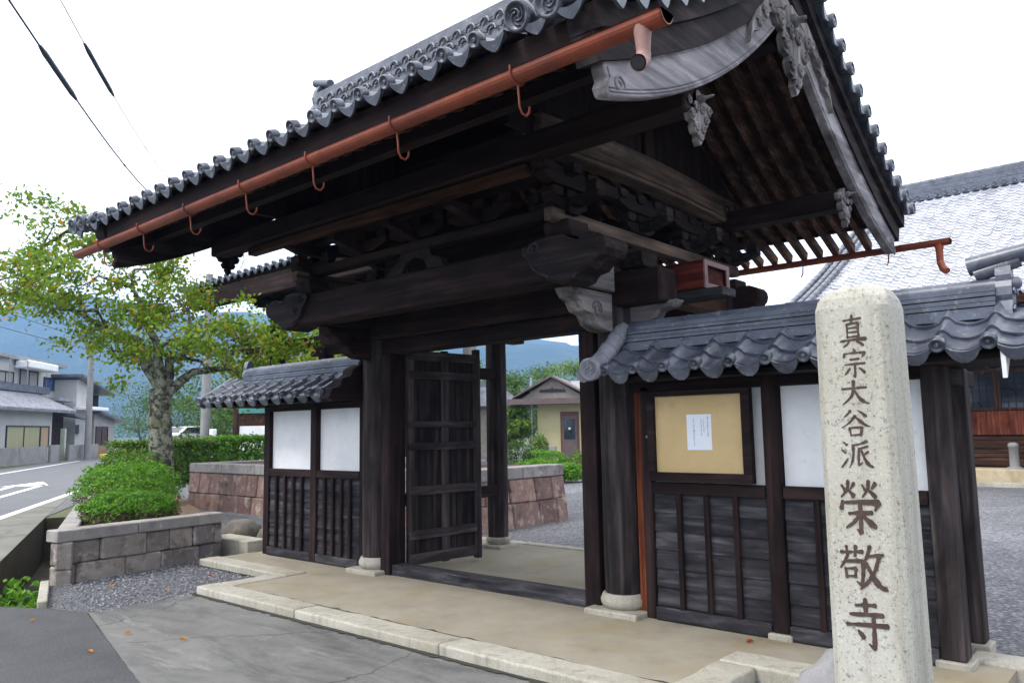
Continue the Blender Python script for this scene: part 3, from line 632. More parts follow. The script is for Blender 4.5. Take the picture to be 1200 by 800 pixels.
# carved frog-leg strut in the middle
fl = [(-0.42, 0.0), (-0.36, 0.10), (-0.24, 0.14), (-0.2, 0.24), (-0.1, 0.27), (-0.06, 0.36), (0.06, 0.36), (0.1, 0.27), (0.2, 0.24), (0.24, 0.14), (0.36, 0.10), (0.42, 0.0), (0.2, 0.0), (0.14, 0.1), (0.0, 0.16), (-0.14, 0.1), (-0.2, 0.0)]
MB().prism([(-1.72+a, 3.143+z) for a, z in fl], 'y', YB-0.06, YB+0.05).build('carved_strut', W('post', 'x'), gate, bevel=0.008)
# purlins
PZ = {-1.22: (3.76, 3.96), 2.08: (3.76, 3.96), YR: (4.86, 5.10)}
for y, (z0, z1) in PZ.items(): B(BX0+0.05, BX1-0.05, y-0.10, y+0.10, z0, z1).build('purlin', W('dark', 'x'), gate, bevel=0.015)
B(-4.2, 0.0, -1.27, -1.16, 3.66, 3.745).build('under_purlin', W('brown', 'x'), gate, bevel=0.01)
# rainbow beams and gable boards at the two column lines
for x in (XL-0.1, XR+0.1):
    mb = MB(); ys = [-1.3 + 3.5*k/12 for k in range(13)]
    lo = [(y, 3.84 + 0.06*math.sin(PI*k/12)) for k, y in enumerate(ys)]; hi = [(y, 4.12 + 0.06*math.sin(PI*k/12)) for k, y in enumerate(ys)]
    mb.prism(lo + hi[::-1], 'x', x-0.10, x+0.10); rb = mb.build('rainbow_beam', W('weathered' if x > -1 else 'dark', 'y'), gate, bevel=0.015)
    t = MB(); t.tube([(x+0.102, y, z+0.035) for y, z in lo], 0.01, 5); t.tube(spiral((x+0.102, -1.1, 3.96), 0.08, 0.02, 1.2, ((0, -1, 0), (0, 0, 1)), 20), 0.012, 6); t.tube(spiral((x+0.102, 2.0, 3.96), 0.08, 0.02, 1.2, ((0, 1, 0), (0, 0, 1)), 20), 0.012, 6)
    t.build('moulding', W('brown', 'y'), rb)
    mb = MB(); mb.prism([(-1.6, 3.95), (2.4, 3.95), (2.4, 4.12), (YR+0.02, 5.34), (YR-0.02, 5.34), (-1.6, 4.12)], 'x', x-0.03, x+0.03); mb.build('gable_board', W('dark', 'z'), gate)
    mb = MB(); mb.prism([(YR-0.11, 4.12), (YR+0.11, 4.12), (YR+0.08, 4.86), (YR-0.08, 4.86)], 'x', x-0.08, x+0.08)
    for s_ in (-1, 1): mb.prism([(YR+s_*0.12, 4.13), (YR+s_*0.85, 4.13), (YR+s_*0.6, 4.22), (YR+s_*0.5, 4.36), (YR+s_*0.3, 4.42), (YR+s_*0.22, 4.62), (YR+s_*0.1, 4.66)], 'x', x-0.05, x+0.05)
    mb.build('king_strut', W('dark', 'z'), gate, bevel=0.01)
    # bracket sets and ties under the rainbow beam
    for y in (-0.86, 0.25, 1.25, 2.2):
        mb = MB(); z = 3.075 if y > -0.5 else 3.16
        mb.prism([(y-0.10, z), (y+0.10, z), (y+0.14, z+0.07), (y+0.14, z+0.14), (y-0.14, z+0.14), (y-0.14, z+0.07)], 'x', x-0.13, x+0.13)
        for dz, wd_ in ((0.32, 0.24), (0.52, 0.36)):
            zz = 3.08 + dz
            mb.prism([(y-wd_, zz+0.09), (y-wd_, zz+0.05), (y-wd_*0.55, zz), (y+wd_*0.55, zz), (y+wd_, zz+0.05), (y+wd_, zz+0.09)], 'x', x-0.055, x+0.055)
            for q in (-1, 0, 1):
                c = y + q*(wd_-0.06)
                mb.prism([(c-0.045, zz+0.092), (c+0.045, zz+0.092), (c+0.065, zz+0.13), (c+0.065, zz+0.17), (c-0.065, zz+0.17), (c-0.065, zz+0.13)], 'x', x-0.075, x+0.075)
        mb.prism([(x-0.36, 3.47), (x-0.2, 3.42), (x+0.2, 3.42), (x+0.36, 3.47), (x+0.36, 3.51), (x-0.36, 3.51)], 'y', y-0.05, y+0.05)
        for q in (-1, 1): mb.box(x+q*0.3-0.06, x+q*0.3+0.06, y-0.06, y+0.06, 3.512, 3.60)
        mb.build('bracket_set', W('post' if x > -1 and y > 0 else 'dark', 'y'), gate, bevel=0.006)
    for z, m_ in ((3.285, 'weathered'), (3.655, 'dark')): B(x-0.045, x+0.045, -1.1, 2.35, z, z+0.11).build('tie_beam', W(m_, 'y'), gate, bevel=0.006)
for xx in (-2.55, -1.7, -0.85):
    mb = MB()
    mb.prism([(xx-0.4, 3.60), (xx-0.4, 3.55), (xx-0.22, 3.48), (xx+0.22, 3.48), (xx+0.4, 3.55), (xx+0.4, 3.60)], 'y', YB-0.06, YB+0.06)
    mb.prism([(YB-0.45, 3.60), (YB-0.45, 3.55), (YB-0.1, 3.46), (YB+0.1, 3.46), (YB+0.3, 3.60)], 'x', xx-0.055, xx+0.055)
    for q in (-1, 0, 1): mb.box(xx+q*0.33-0.07, xx+q*0.33+0.07, YB-0.07, YB+0.07, 3.602, 3.70)
    mb.build('bracket_set', W('dark', 'x'), gate, bevel=0.006)
B(-3.6, 0.2, YB-0.07, YB+0.07, 3.36, 3.455).build('tie_beam', W('dark', 'x'), gate, bevel=0.006)
B(-3.7, 0.24, YB-0.06, YB+0.06, 3.705, 3.79).build('tie_beam', W('dark', 'x'), gate, bevel=0.006)
# rear beam with rounded black ends
mb = MB(); mb.prism([(-4.0, 2.96), (-3.9, 2.86), (-3.6, 2.84), (0.2, 2.84), (0.42, 2.88), (0.50, 2.97), (0.48, 3.08), (0.36, 3.13), (-3.76, 3.13), (-3.95, 3.08)], 'y', 2.09, 2.33); mb.build('rear_beam', W('dark', 'x'), gate, bevel=0.03)
# ceiling boards under the tiles, rafters
for pth in (front, rear):
    N = 16; lo = [pth.at(0.1 + (pth.L-0.1)*k/N, -0.125) for k in range(N+1)]; hi = [pth.at(0.1 + (pth.L-0.1)*k/N, -0.098) for k in range(N+1)]
    MB().prism(lo + hi[::-1], 'x', RX0+0.25, RX1-0.2).build('roof_boarding', W('brown', 'y'), gate)
NR = 34
for k in range(NR):
    x = BX0 + 0.14 + (BX1 - BX0 - 0.28)*k/(NR-1)
    for pth in (front, rear):
        mb = MB(); pts = [0.50, 1.2, 1.9, 2.7, pth.L-0.05] if pth is front else [-0.24, 0.7, 1.3, 2.0, 2.8, pth.L-0.05]
        vs = []
        for d in pts:
            a = pth.at(d, -0.228); b = pth.at(d, -0.128)
            vs += [(x-0.034, *a), (x+0.034, *a), (x+0.034, *b), (x-0.034, *b)]
        fs = [(0, 1, 2, 3), tuple(4*(len(pts)-1)+j for j in (3, 2, 1, 0))]
        for i in range(len(pts)-1):
            for j in range(4): fs.append((4*i+j, 4*i+(j+1) % 4, 4*i+4+(j+1) % 4, 4*i+4+j))
        mb.add(vs, fs); mb.build('rafter', W('rafter', 'y'), gate)
    mb = MB(); a, b = front.at(0.14, -0.195), front.at(1.25, -0.195); mb.beam((x, *a), (x, *b), 0.062, 0.085); mb.build('flying_rafter', W('brown', 'y'), gate)
a = front.at(0.62, -0.19); B(BX0, BX1, a[0]-0.05, a[0]+0.05, a[1]-0.16, a[1]-0.045).build('eave_batten', W('dark', 'x'), gate)
for pth, zz in ((front, 0), (rear, 0)):
    a = pth.at(0.10, -0.11); B(RX0+0.2, RX1-0.15, a[0]-0.045, a[0]+0.045, a[1]-(0.14 if pth is front else 0.02), a[1]+0.06).build('eave_board', W('dark', 'x'), gate, bevel=0.006)
# bargeboards
def barge(xa, pth, end_y, sx, mat):
    sg = pth.sg; N = 16; lo = []; hi = []
    for k in range(N+1):
        t = k/N; y = end_y + (YR-end_y)*t
        zlo = 3.47 + (5.12-3.47)*(0.42*t + 0.58*t*t); hgt = 0.285 + 0.06*t
        lo.append((y, zlo)); hi.append((y, zlo+hgt))
    tip = [(end_y-sg*0.03, 3.70), (end_y-sg*0.05, 3.63), (end_y-sg*0.02, 3.57), (end_y-sg*0.045, 3.52), (end_y-sg*0.02, 3.475)]
    mb = MB(); mb.prism(lo + hi[::-1] + tip, 'x', xa-0.045, xa+0.045)
    b = mb.build('bargeboard', mat, gate, bevel=0.008)
    t = MB(); xs = xa + sx*0.047
    t.tube([(xs, y, z+0.03) for y, z in lo], 0.008, 5); t.tube([(xs, y, z+0.05) for y, z in lo], 0.005, 5); t.tube([(xs, y, z-0.03) for y, z in hi], 0.008, 5)
    t.tube(spiral((xs, end_y+sg*0.11, 3.57), 0.06, 0.015, 1.3, ((0, sg, 0), (0, 0, 1)), 22), 0.009, 6)
    t.tube([(xs, end_y+sg*0.0, 3.46), (xs, end_y-sg*0.03, 3.52), (xs, end_y+sg*0.02, 3.58), (xs, end_y-sg*0.01, 3.64)], 0.009, 6)
    t.build('moulding', mat, b)
    # fascia steps between board and tiles
    for off0, off1, ov in ((-0.33, -0.165, 0.075), (-0.160, -0.02, 0.125)):
        f = MB()
        for k in range(N):
            d0 = pth.L*k/N*0.985 + 0.02; d1 = pth.L*(k+1)/N*0.985 + 0.0205
            c8 = []
            for off in (off0, off1):
                p0, p1 = pth.at(d0, off), pth.at(d1, off)
                xi, xo = xa - sx*0.09, xa + sx*ov
                c8 += [(xi, *p0), (xo, *p0), (xo, *p1), (xi, *p1)]
            f.hexa(c8)
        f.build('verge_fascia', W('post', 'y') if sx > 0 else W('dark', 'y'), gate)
for xa, sx in ((BX1, 1), (BX0, -1)):
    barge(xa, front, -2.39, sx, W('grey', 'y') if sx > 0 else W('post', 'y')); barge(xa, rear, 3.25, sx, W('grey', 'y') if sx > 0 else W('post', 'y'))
# carved pendants hanging from the bargeboards
def gegyo(x, sx, y, z, s_, mat, fins=False):
    half = [(0.0, -0.62), (0.07, -0.55), (0.05, -0.46), (0.14, -0.44), (0.19, -0.36), (0.15, -0.28), (0.26, -0.27), (0.31, -0.17), (0.25, -0.08), (0.38, -0.06), (0.43, 0.03), (0.34, 0.10), (0.2, 0.12), (0.12, 0.22), (0.0, 0.26)]
    poly = [(y+a*s_, z+b*s_) for a, b in half] + [(y-a*s_, z+b*s_) for a, b in reversed(half[1:-1])]
    mb = MB(); mb.prism(poly, 'x', x-0.025, x+0.025); xs = x + sx*0.028
    for q in (-1, 1):
        for cy, cz, r in ((0.32, 0.0, 0.075), (0.22, -0.18, 0.075), (0.10, -0.36, 0.065), (0.09, -0.04, 0.08), (0.03, -0.5, 0.045)):
            mb.tube(spiral((xs, y+q*cy*s_, z+cz*s_), r*s_, 0.012*s_, 1.4, ((0, q, 0), (0, 0, 1)), 18), 0.026*s_, 6)
    mb.lathe((xs, y, z+0.1*s_), (sx, 0, 0), [(0.07*s_, 0), (0.065*s_, 0.03), (0.03*s_, 0.05), (0.02*s_, 0.11), (0.004, 0.115)], 8)
    if fins:
        for q in (-1, 1):
            fn = [(0.20, 0.14), (0.42, 0.06), (0.50, -0.02), (0.60, -0.06), (0.66, -0.16), (0.78, -0.20), (0.82, -0.31), (0.95, -0.36), (1.05, -0.50), (0.98, -0.30), (0.86, -0.14), (0.62, 0.06), (0.40, 0.22)]
            mb.prism([(y+q*a*0.95*s_, z+b*s_+0.02) for a, b in fn], 'x', x-0.022, x+0.022)
            for cy, cz, r in ((0.50, 0.04, 0.06), (0.68, -0.08, 0.055), (0.84, -0.22, 0.045)): mb.tube(spiral((xs-sx*0.004, y+q*cy*0.95*s_, z+cz*s_), r*s_, 0.012*s_, 1.3, ((0, q, 0), (0, 0, 1)), 16), 0.02*s_, 6)
    mb.build('carved_pendant', mat, gate)
for xa, sx in ((BX1, 1), (BX0, -1)):
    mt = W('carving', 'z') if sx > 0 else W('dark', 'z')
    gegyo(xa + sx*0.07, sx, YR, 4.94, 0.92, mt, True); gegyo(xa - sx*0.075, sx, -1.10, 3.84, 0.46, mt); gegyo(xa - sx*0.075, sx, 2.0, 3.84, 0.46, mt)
# roof tiles
NT = 22; TP = 0.282; TX0 = 1.02 - NT*TP
for pth, nm in ((front, 'roof_slope'), (rear, 'roof_slope')):
    mb = MB(); san_roof(mb, pth, TX0, NT, TP); eave_tiles(mb, pth, TX0, NT, TP, 0.05, 0.056)
    rs = mb.build(nm, TILE, gate)
    for x in (1.135, 1.365, TX0-0.13, TX0-0.36):
        t = MB(); roll_row(t, pth, x, 0.075, 0.0, pth.L-0.15, 0.055)
        y, z = pth.at(0.0, 0.05); tt = pth.tan(0); disc(t, (x, y-pth.sg*0.03, z+0.01), -tt, 0.092, 0.08, 20, True)
        t.build('descending_roll', TILE, rs)
    y, z = pth.at(0.0, 0.03); tt = pth.tan(0); up = Vector((0, -tt.z*pth.sg, abs(tt.y)))
    for x in (1.25, 1.50, TX0-0.245):
        t = MB(); pendant(t, (x, y, z), (1, 0, 0), up, -tt, 0.2, 0.06); t.build('eave_lip', TILE, rs)
    # tiles laid across the verge
    for xe, sx in ((RX1, 1), (RX0, -1)):
        v = MB(); m = int(pth.L/0.262)
        for k in range(m+1):
            d = 0.03 + k*(pth.L-0.06)/m; p = pth.at(d, 0.052); q = pth.at(d+0.13, 0.03)
            tn = pth.tan(d); up = Vector((0, -tn.z*pth.sg, abs(tn.y)))
            v.tube([(xe-sx*0.36, p[0], p[1]+0.03), (xe-sx*0.02, p[0], p[1])], [0.05, 0.054], 10)
            disc(v, (xe+sx*0.045, p[0], p[1]+0.012), (sx, 0, 0), 0.068, 0.07, 14)
            if k < m:
                pendant(v, (xe+sx*0.0, q[0], q[1]), tn, up, (sx, 0, 0), 0.19, 0.075)
                a0, a1 = pth.at(d+0.02, 0.0), pth.at(d+0.25, 0.0); b0, b1 = pth.at(d+0.02, 0.035), pth.at(d+0.25, 0.035); x0, x1 = sorted((xe-sx*0.32, xe))
                v.hexa([(x0, *a0), (x1, *a0), (x1, *a1), (x0, *a1), (x0, *b0), (x1, *b0), (x1, *b1), (x0, *b1)])
        v.build('verge_tiles', TILE, rs)
mb = MB(); ridge_stack(-5.15, 1.5, YR, 5.72, 9, 0.46, 0.30, 0.078, 0.085, mb)
for k in range(24):   # crest discs under the ridge foot
    for s_ in (-1, 1): disc(mb, (-5.0+k*0.28, YR+s_*0.255, 5.86), (0, s_, 0), 0.055, 0.05, 12)
for k in range(30):
    for s_ in (-1, 1): mb.tube(spiral((-5.05+k*0.225, YR+s_*0.222, 6.07), 0.075, 0.075, 0.5, ((1, 0, 0), (0, 0, 1)), 8), 0.018, 5)
for k in range(30):
    for s_ in (-1, 1): mb.tube(spiral((-4.94+k*0.225, YR+s_*0.205, 6.20), 0.075, 0.075, 0.5, ((1, 0, 0), (0, 0, 1)), 8), 0.018, 5)
rg = mb.build('ridge', TILE, gate)
for x, sx in ((-5.15, -1), (1.5, 1)):
    o = MB(); oni(o, x, YR, 5.72, 0.42, 0.86, sx); o.build('ridge_end_tile', RIDGE, rg)
# gutters
def gutter(y, z, x0, x1, ysg, name='gutter'):
    mb = MB(); r = 0.058; n = 10
    prof = [(math.cos(PI + PI*k/n)*r, math.sin(PI + PI*k/n)*r) for k in range(n+1)]
    prof = [(-r-0.008, 0.008), (-r, 0.012)] + prof + [(r, 0.012), (r+0.008, 0.008)]
    inner = [(a*0.93, b*0.93+0.002) for a, b in prof]
    allp = prof + inner[::-1]; N = 12
    for i in range(N):
        xa, xb = x0+(x1-x0)*i/N, x0+(x1-x0)*(i+1)/N
        za, zb = z, z
        vs = [(xa, y+a, za+b) for a, b in allp] + [(xb, y+a, zb+b) for a, b in allp]; k = len(allp)
        fs = [(j, (j+1) % k, k+(j+1) % k, k+j) for j in range(k)]
        if i == 0: fs.append(tuple(range(k-1, -1, -1)))
        if i == N-1: fs.append(tuple(range(k, 2*k)))
        mb.add(vs, fs)
    for x in (x0+0.002, x1-0.012): mb.prism([(y+a, z+b) for a, b in prof], 'x', x, x+0.01)
    for k in range(1, 5):
        x = x0 + (x1-x0)*k/5 + 0.1; ring = [(math.cos(PI + PI*j/10), math.sin(PI + PI*j/10)) for j in range(11)]
        vs = [(x+dx, y+a*(r+0.004), z+b*(r+0.004)) for dx in (0, 0.05) for a, b in ring]; mb.add(vs, [(j, j+1, 12+j, 11+j) for j in range(10)])
    g = mb.build(name, COPPER, gate, fix=True)
    return g
gt = gutter(-2.70, 3.625, -5.28, 2.12, 1)
for x in (1.15, 0.10, -0.85, -1.78, -2.72, -3.66, -4.6):
    mb = MB(); y, z = -2.70, 3.625
    ring = [(x, y + math.cos(a)*0.066, z + math.sin(a)*0.066) for a in [PI*1.0 + PI*k/8 for k in range(9)]]
    mb.tube([(x, y-0.066, z+0.03)] + ring + [(x, y+0.068, z+0.02)], 0.006, 6)
    mb.tube([(x, y, z-0.052), (x, y+0.01, z-0.13), (x, y+0.015, z-0.19), (x, y+0.035, z-0.225), (x, y+0.075, z-0.23), (x, y+0.10, z-0.20), (x, y+0.105, z-0.165)], 0.007, 6)
    mb.build('gutter_hook', COPPER, gt)
mb = MB(); mb.lathe((1.98, -2.70, 3.60), (0, 0, -1), [(0.052, 0.0), (0.042, 0.05), (0.036, 0.12), (0.036, 0.15)], 14)
mb.tube([(1.98, -2.70, 3.46), (1.98, -2.705, 3.43), (1.985, -2.735, 3.40), (1.99, -2.77, 3.385)], [0.038, 0.039, 0.04, 0.042], 14, cap=False); mb.build('downspout', COPPER2, gt)
mb = MB(); mb.lathe((1.9905, -2.771, 3.3845), (0.04, -0.35, -0.17), [(0.035, 0), (0.035, 0.002)], 12); mb.build('spout_mouth', IRON, gt)
g2 = gutter(3.66, 3.62, -5.2, 2.05, -1)
mb = MB(); mb.lathe((1.93, 3.66, 3.58), (0, 0, -1), [(0.05, 0.0), (0.04, 0.06), (0.036, 0.22)], 12); mb.tube([(1.93, 3.66, 3.38), (1.96, 3.63, 3.30), (2.0, 3.60, 3.26)], 0.04, 10); mb.build('downspout', COPPER, g2)
for k in range(7):
    x = -4.6+k*1.0; mb = MB(); mb.tube([(x, 3.66, 3.56), (x, 3.64, 3.46), (x, 3.58, 3.42)], 0.008, 6); mb.build('gutter_hook', COPPER, g2)

# ------------------------------------------------------------------ wing walls
def wing_roof(parent, x0, x1, rx0, rx1, oni_side, verge):
    n = round((x1-x0)/0.286); tp = (x1-x0)/n
    for sg in (-1, 1):
        pth = Path(sg*0.50, 2.045, 0.0, 2.36, 0.85); mb = MB()
        san_roof(mb, pth, x0, n, tp, 0.19); eave_tiles(mb, pth, x0, n, tp, 0.047, 0.06, pointed=False, scallop=True)
        rs = mb.build('roof_slope', TILE, parent)
        if verge is not None:
            xs = verge
            pv = Path(sg*0.53, 2.05, 0.0, 2.46, 0.5)
            t = MB(); roll_row(t, pv, xs-0.115 if xs > -2 else xs+0.115, 0.06, 0.0, pv.L-0.05, 0.0, 0.17); t.build('descending_roll', TILEPALE, rs)
            t = MB(); roll_row(t, pv, xs, 0.078, 0.02, pv.L-0.02, 0.06, 0.17)
            0 and roll_row(t, pv, xs-0.115 if xs > -2 else xs+0.115, 0.06, 0.0, pv.L-0.05, 0.0, 0.17)
            y, z = pv.at(0, 0.045); disc(t, (xs, y+sg*0.05, z), (0, sg, -0.15), 0.098, 0.08, 18, True)
            t.build('descending_roll', TILEPALE, rs)
    for xe, sx in ((x0, -1), (x1, 1)):
        if verge is not None and abs(xe-verge) < 0.4: continue
        v = MB()
        for sg in (-1, 1):
            pth = Path(sg*0.50, 2.045, 0.0, 2.36, 0.85)
            v_path = [(xe+sx*0.02, *pth.at(d, 0.03)) for d in (0.0, 0.18, 0.36, pth.L)]
            v.tube(v_path, 0.055, 10); y, z = pth.at(0, 0.03); disc(v, (xe+sx*0.02, y+sg*0.03, z), (0, sg, -0.3), 0.06, 0.05, 14)
            for d in (0.1, 0.32):
                p = pth.at(d, 0.0); pendant(v, (xe+sx*0.06, *p), pth.tan(d), (0, 0, 1), (sx, 0, 0), 0.2, 0.07)
        v.build('verge_tiles', TILE, parent)
    mb = MB(); mb.prism([(-0.42, 1.985), (0.42, 1.985), (0.40, 2.03), (0.0, 2.27), (-0.40, 2.03)], 'x', x0+0.05, x1-0.05); mb.build('roof_boarding', W('dark', 'x'), parent)
    mb = MB(); ridge_stack(rx0, rx1, 0.0, 2.315, 5, 0.25, 0.19, 0.034, 0.062, mb, 0.28)
    mb.box(rx0, rx1, -0.17, 0.17, 2.265, 2.312)
    rg = mb.build('ridge', RIDGE, parent)
    o = MB(); sx = 1 if oni_side > 0 else -1; oni(o, rx1 if sx > 0 else rx0, 0.0, 2.25, 0.17, 0.40, sx, sx > 0)
    xo = (rx1 if sx > 0 else rx0)
    for dz, l_ in (((0.40, 0.26), (0.345, 0.2)) if sx > 0 else ()): o.tube([(xo-sx*0.12, 0.0, 2.25+dz-0.02), (xo+sx*l_*0.7, 0.0, 2.25+dz+0.05)], [0.05, 0.045], 10)
    o.build('ridge_end_tile', TILE, rg)
def wainscot(parent, x0, x1, nb):
    mb = MB(); rows = 6; z0, z1 = 0.115, 1.035
    for k in range(rows):
        za = z0 + (z1-z0)*k/rows; zb = z0 + (z1-z0)*(k+1)/rows
        mb.hexa([(x0, -0.052, za), (x1, -0.052, za), (x1, -0.015, za), (x0, -0.015, za), (x0, -0.037, zb+0.004), (x1, -0.037, zb+0.004), (x1, -0.012, zb+0.006), (x0, -0.012, zb+0.006)])
    mb.build('planking', W('plank', 'x'), parent)
    for k in range(nb):
        x = x0 + (x1-x0)*(k+1)/(nb+1); B(x-0.022, x+0.022, -0.086, -0.05, 0.10, 1.05).build('batten', W('dark', 'z'), parent, bevel=0.004)
    B(x0, x1, -0.075, 0.05, 1.04, 1.135).build('rail', W('dark', 'x'), parent, bevel=0.006)
    B(x0, x1, -0.088, 0.06, -0.0, 0.108).build('sill', W('plank', 'x'), parent, bevel=0.008)
    B(x0, x1, 0.0, 0.05, 0.108, 1.04).build('backing', W('dark', 'x'), parent)
    B(x0, x1, -0.012, 0.05, 1.137, 1.90).build('plaster_panel', PLASTER, parent)
def post(parent, x, y, w, z1=1.99, mat=None, stone=True):
    B(x-w/2, x+w/2, y-w/2, y+w/2, 0.045 if stone else 0.0, z1).build('post', mat or W('dark', 'z'), parent, bevel=0.008)
    if stone: B(x-w/2-0.03, x+w/2+0.03, y-w/2-0.03, y+w/2+0.03, -0.04, 0.043).build('post_stone', KERB, parent, bevel=0.008)
rw = thing('wing_wall', 'right wing wall beside the gate with plaster panels, planking and notice board under grey tiles', 'wall', (1.5, 0, 0), 'tiled wing walls of the gate')
wainscot(rw, 0.36, 1.36, 3); wainscot(rw, 1.50, 2.50, 3)
post(rw, 1.43, -0.02, 0.125); post(rw, 2.585, 0.0, 0.155, mat=W('column', 'z')); post(rw, 2.60, 0.56, 0.14, mat=W('column', 'z'))
B(0.19, 0.26, -0.05, 0.05, 0.0, 1.95).build('trim_board', W('orange', 'z'), rw, bevel=0.005)
B(0.265, 0.355, -0.075, 0.06, 0.0, 1.95).build('post', W('dark', 'z'), rw, bevel=0.005)
B(0.19, 2.66, -0.075, 0.07, 1.905, 1.985).build('wall_plate', W('dark', 'x'), rw, bevel=0.006)
B(2.53, 2.66, 0.08, 0.9, 1.86, 1.98).build('wall_plate', W('dark', 'y'), rw, bevel=0.006)
wing_roof(rw, 0.16, 3.52, 0.17, 3.0, 1, 0.10)
MB().prism([(-0.50, 2.02), (-0.30, 2.02), (-0.48, 1.86)], 'x', 3.06, 3.085).build('verge_plaster', PLASTER, rw)
lw = thing('wing_wall', 'left wing wall of the gate with two plaster panels over dark planking', 'wall', (-4.7, 0, 0), 'tiled wing walls of the gate')
wainscot(lw, -5.61, -4.645, 4); wainscot(lw, -4.515, -3.66, 4)
post(lw, -5.675, -0.01, 0.125, stone=False); post(lw, -4.58, -0.02, 0.125, stone=False)
B(-3.655, -3.575, -0.07, 0.06, 0.0, 1.95).build('post', W('dark', 'z'), lw, bevel=0.005)
B(-5.74, -3.575, -0.075, 0.07, 1.905, 1.985).build('wall_plate', W('dark', 'x'), lw, bevel=0.006)
wing_roof(lw, -6.68, -3.82, -6.25, -3.62, -1, None)
mb = MB(); mb.prism([(-0.56, 1.99), (-0.5, 2.12), (-0.40, 2.14), (-0.36, 2.24), (-0.24, 2.27), (-0.2, 2.36), (-0.08, 2.42), (0.0, 2.56), (0.08, 2.42), (0.2, 2.36), (0.24, 2.27), (0.36, 2.24), (0.40, 2.14), (0.5, 2.12), (0.56, 1.99)], 'x', -3.80, -3.60); mb.build('end_board', W('dark', 'y'), lw, bevel=0.01)
# notice board and its paper
nbd = thing('notice_board', 'dark framed notice board with pale tan backing mounted on the right wing wall', 'notice board', (0.85, -0.09, 1.15))
B(0.44, 1.225, -0.112, -0.10, 1.225, 1.858).build('backing', BOARD, nbd)
f = MB()
f.box(0.375, 1.30, -0.15, -0.081, 1.15, 1.224); f.box(0.375, 1.30, -0.15, -0.081, 1.859, 1.902); f.box(0.375, 0.439, -0.15, -0.081, 1.2242, 1.8588); f.box(1.226, 1.30, -0.15, -0.081, 1.2242, 1.8588)
f.build('frame', W('dark', 'x'), nbd, bevel=0.004)
B(0.44, 1.225, -0.0995, -0.082, 1.225, 1.858).build('back_panel', W('dark', 'x'), nbd)
mb = MB(); mb.lathe((0.335, -0.078, 1.52), (0, -1, 0), [(0.012, 0), (0.012, 0.015), (0.004, 0.018)], 8); mb.build('latch', BRASS, nbd)
pn = thing('paper_notice', 'white sheet of paper with columns of writing pinned on the tan notice board', 'notice', (0.84, -0.114, 1.55))
B(0.735, 0.955, -0.1145, -0.1125, 1.41, 1.70).build('sheet', PAPER, pn)
mb = MB()
for cx, z0, z1, g in ((0.925, 1.52, 1.685, 0.012), (0.89, 1.56, 1.67, 0.009), (0.868, 1.53, 1.67, 0.009), (0.80, 1.45, 1.67, 0.011)):
    z = z1
    while z > z0:
        hgt = random.uniform(0.6, 0.95)*g
        for s_ in range(3): mb.box(cx-g*0.45+s_*g*0.3, cx-g*0.45+s_*g*0.3+random.uniform(0.1, 0.28)*g, -0.1158, -0.1148, z-hgt, z-hgt*random.uniform(0.1, 0.7))
        z -= g*1.15
mb.build('writing', INK, pn)
# reddish box fixed beside the beam end
rb = thing('wooden_box', 'small reddish brown wooden box with framed open end beside the beam end', 'box', (0.55, 0.4, 2.79))
mb = MB(); mb.box(0.28, 0.80, 0.18, 0.66, 2.80, 2.82); mb.box(0.28, 0.80, 0.18, 0.66, 3.03, 3.05); mb.box(0.28, 0.80, 0.18, 0.20, 2.8202, 3.0298); mb.box(0.28, 0.80, 0.64, 0.66, 2.8202, 3.0298); mb.box(0.28, 0.30, 0.2002, 0.6398, 2.8202, 3.0298)
mb.build('case', W('red', 'x'), rb, bevel=0.004)
mb = MB(); mb.box(0.801, 0.815, 0.18, 0.66, 2.80, 2.845); mb.box(0.801, 0.815, 0.18, 0.66, 3.005, 3.05); mb.box(0.801, 0.815, 0.18, 0.235, 2.8452, 3.0048); mb.box(0.801, 0.815, 0.605, 0.66, 2.8452, 3.0048)
mb.build('end_frame', simple('faded_red_paint', (0.12, 0.07, 0.068), (0.20, 0.125, 0.12), 12, 0.7, 0.1), rb)
B(0.765, 0.775, 0.2005, 0.6395, 2.8205, 3.0295).build('inner_panel', W('red', 'x'), rb)
mb = MB(); mb.box(0.10, 0.98, 0.16, 0.42, 2.715, 2.79); mb.build('shelf_arm', W('plank', 'x'), gate, bevel=0.006)
mb = MB(); mb.prism([(0.14, 2.52), (0.30, 2.50), (0.42, 2.56), (0.46, 2.62), (0.58, 2.64), (0.64, 2.70), (0.14, 2.70)], 'y', -0.02, 0.13); mb.build('carved_bracket', W('carving', 'x'), gate, bevel=0.012)

# ------------------------------------------------------------------ inscribed stone pillar
px0, px1, py0, py1 = 2.588, 2.912, -2.285, -1.955
mb = MB(); ch = 0.035
def ring(x0, x1, y0, y1, z, c): return [(x0+c, y0, z), (x1-c, y0, z), (x1, y0+c, z), (x1, y1-c, z), (x1-c, y1, z), (x0+c, y1, z), (x0, y1-c, z), (x0, y0+c, z)]
levels = [(-0.012, -0.2, ch), (-0.007, 1.0, ch), (0.0, 2.13, ch), (0.007, 2.175, 0.05), (0.022, 2.21, 0.07), (0.05, 2.232, 0.08), (0.10, 2.240, 0.05)]
vs = []
for i, (ins, z, c) in enumerate(levels): vs += ring(px0+ins, px1-ins, py0+ins, py1-ins, z, c)
fs = [(i*8+k, i*8+(k+1) % 8, (i+1)*8+(k+1) % 8, (i+1)*8+k) for i in range(len(levels)-1) for k in range(8)] + [tuple(range(7, -1, -1)), tuple(range((len(levels)-1)*8, len(levels)*8))]
pil = thing('stone_pillar', 'tall speckled pale granite pillar carved with vertical Japanese characters in front of the wall', 'stone pillar', (2.735, -2.12, -0.1))
mb.add(vs, fs); mb.build('shaft', PILLAR, pil, bevel=0.006)
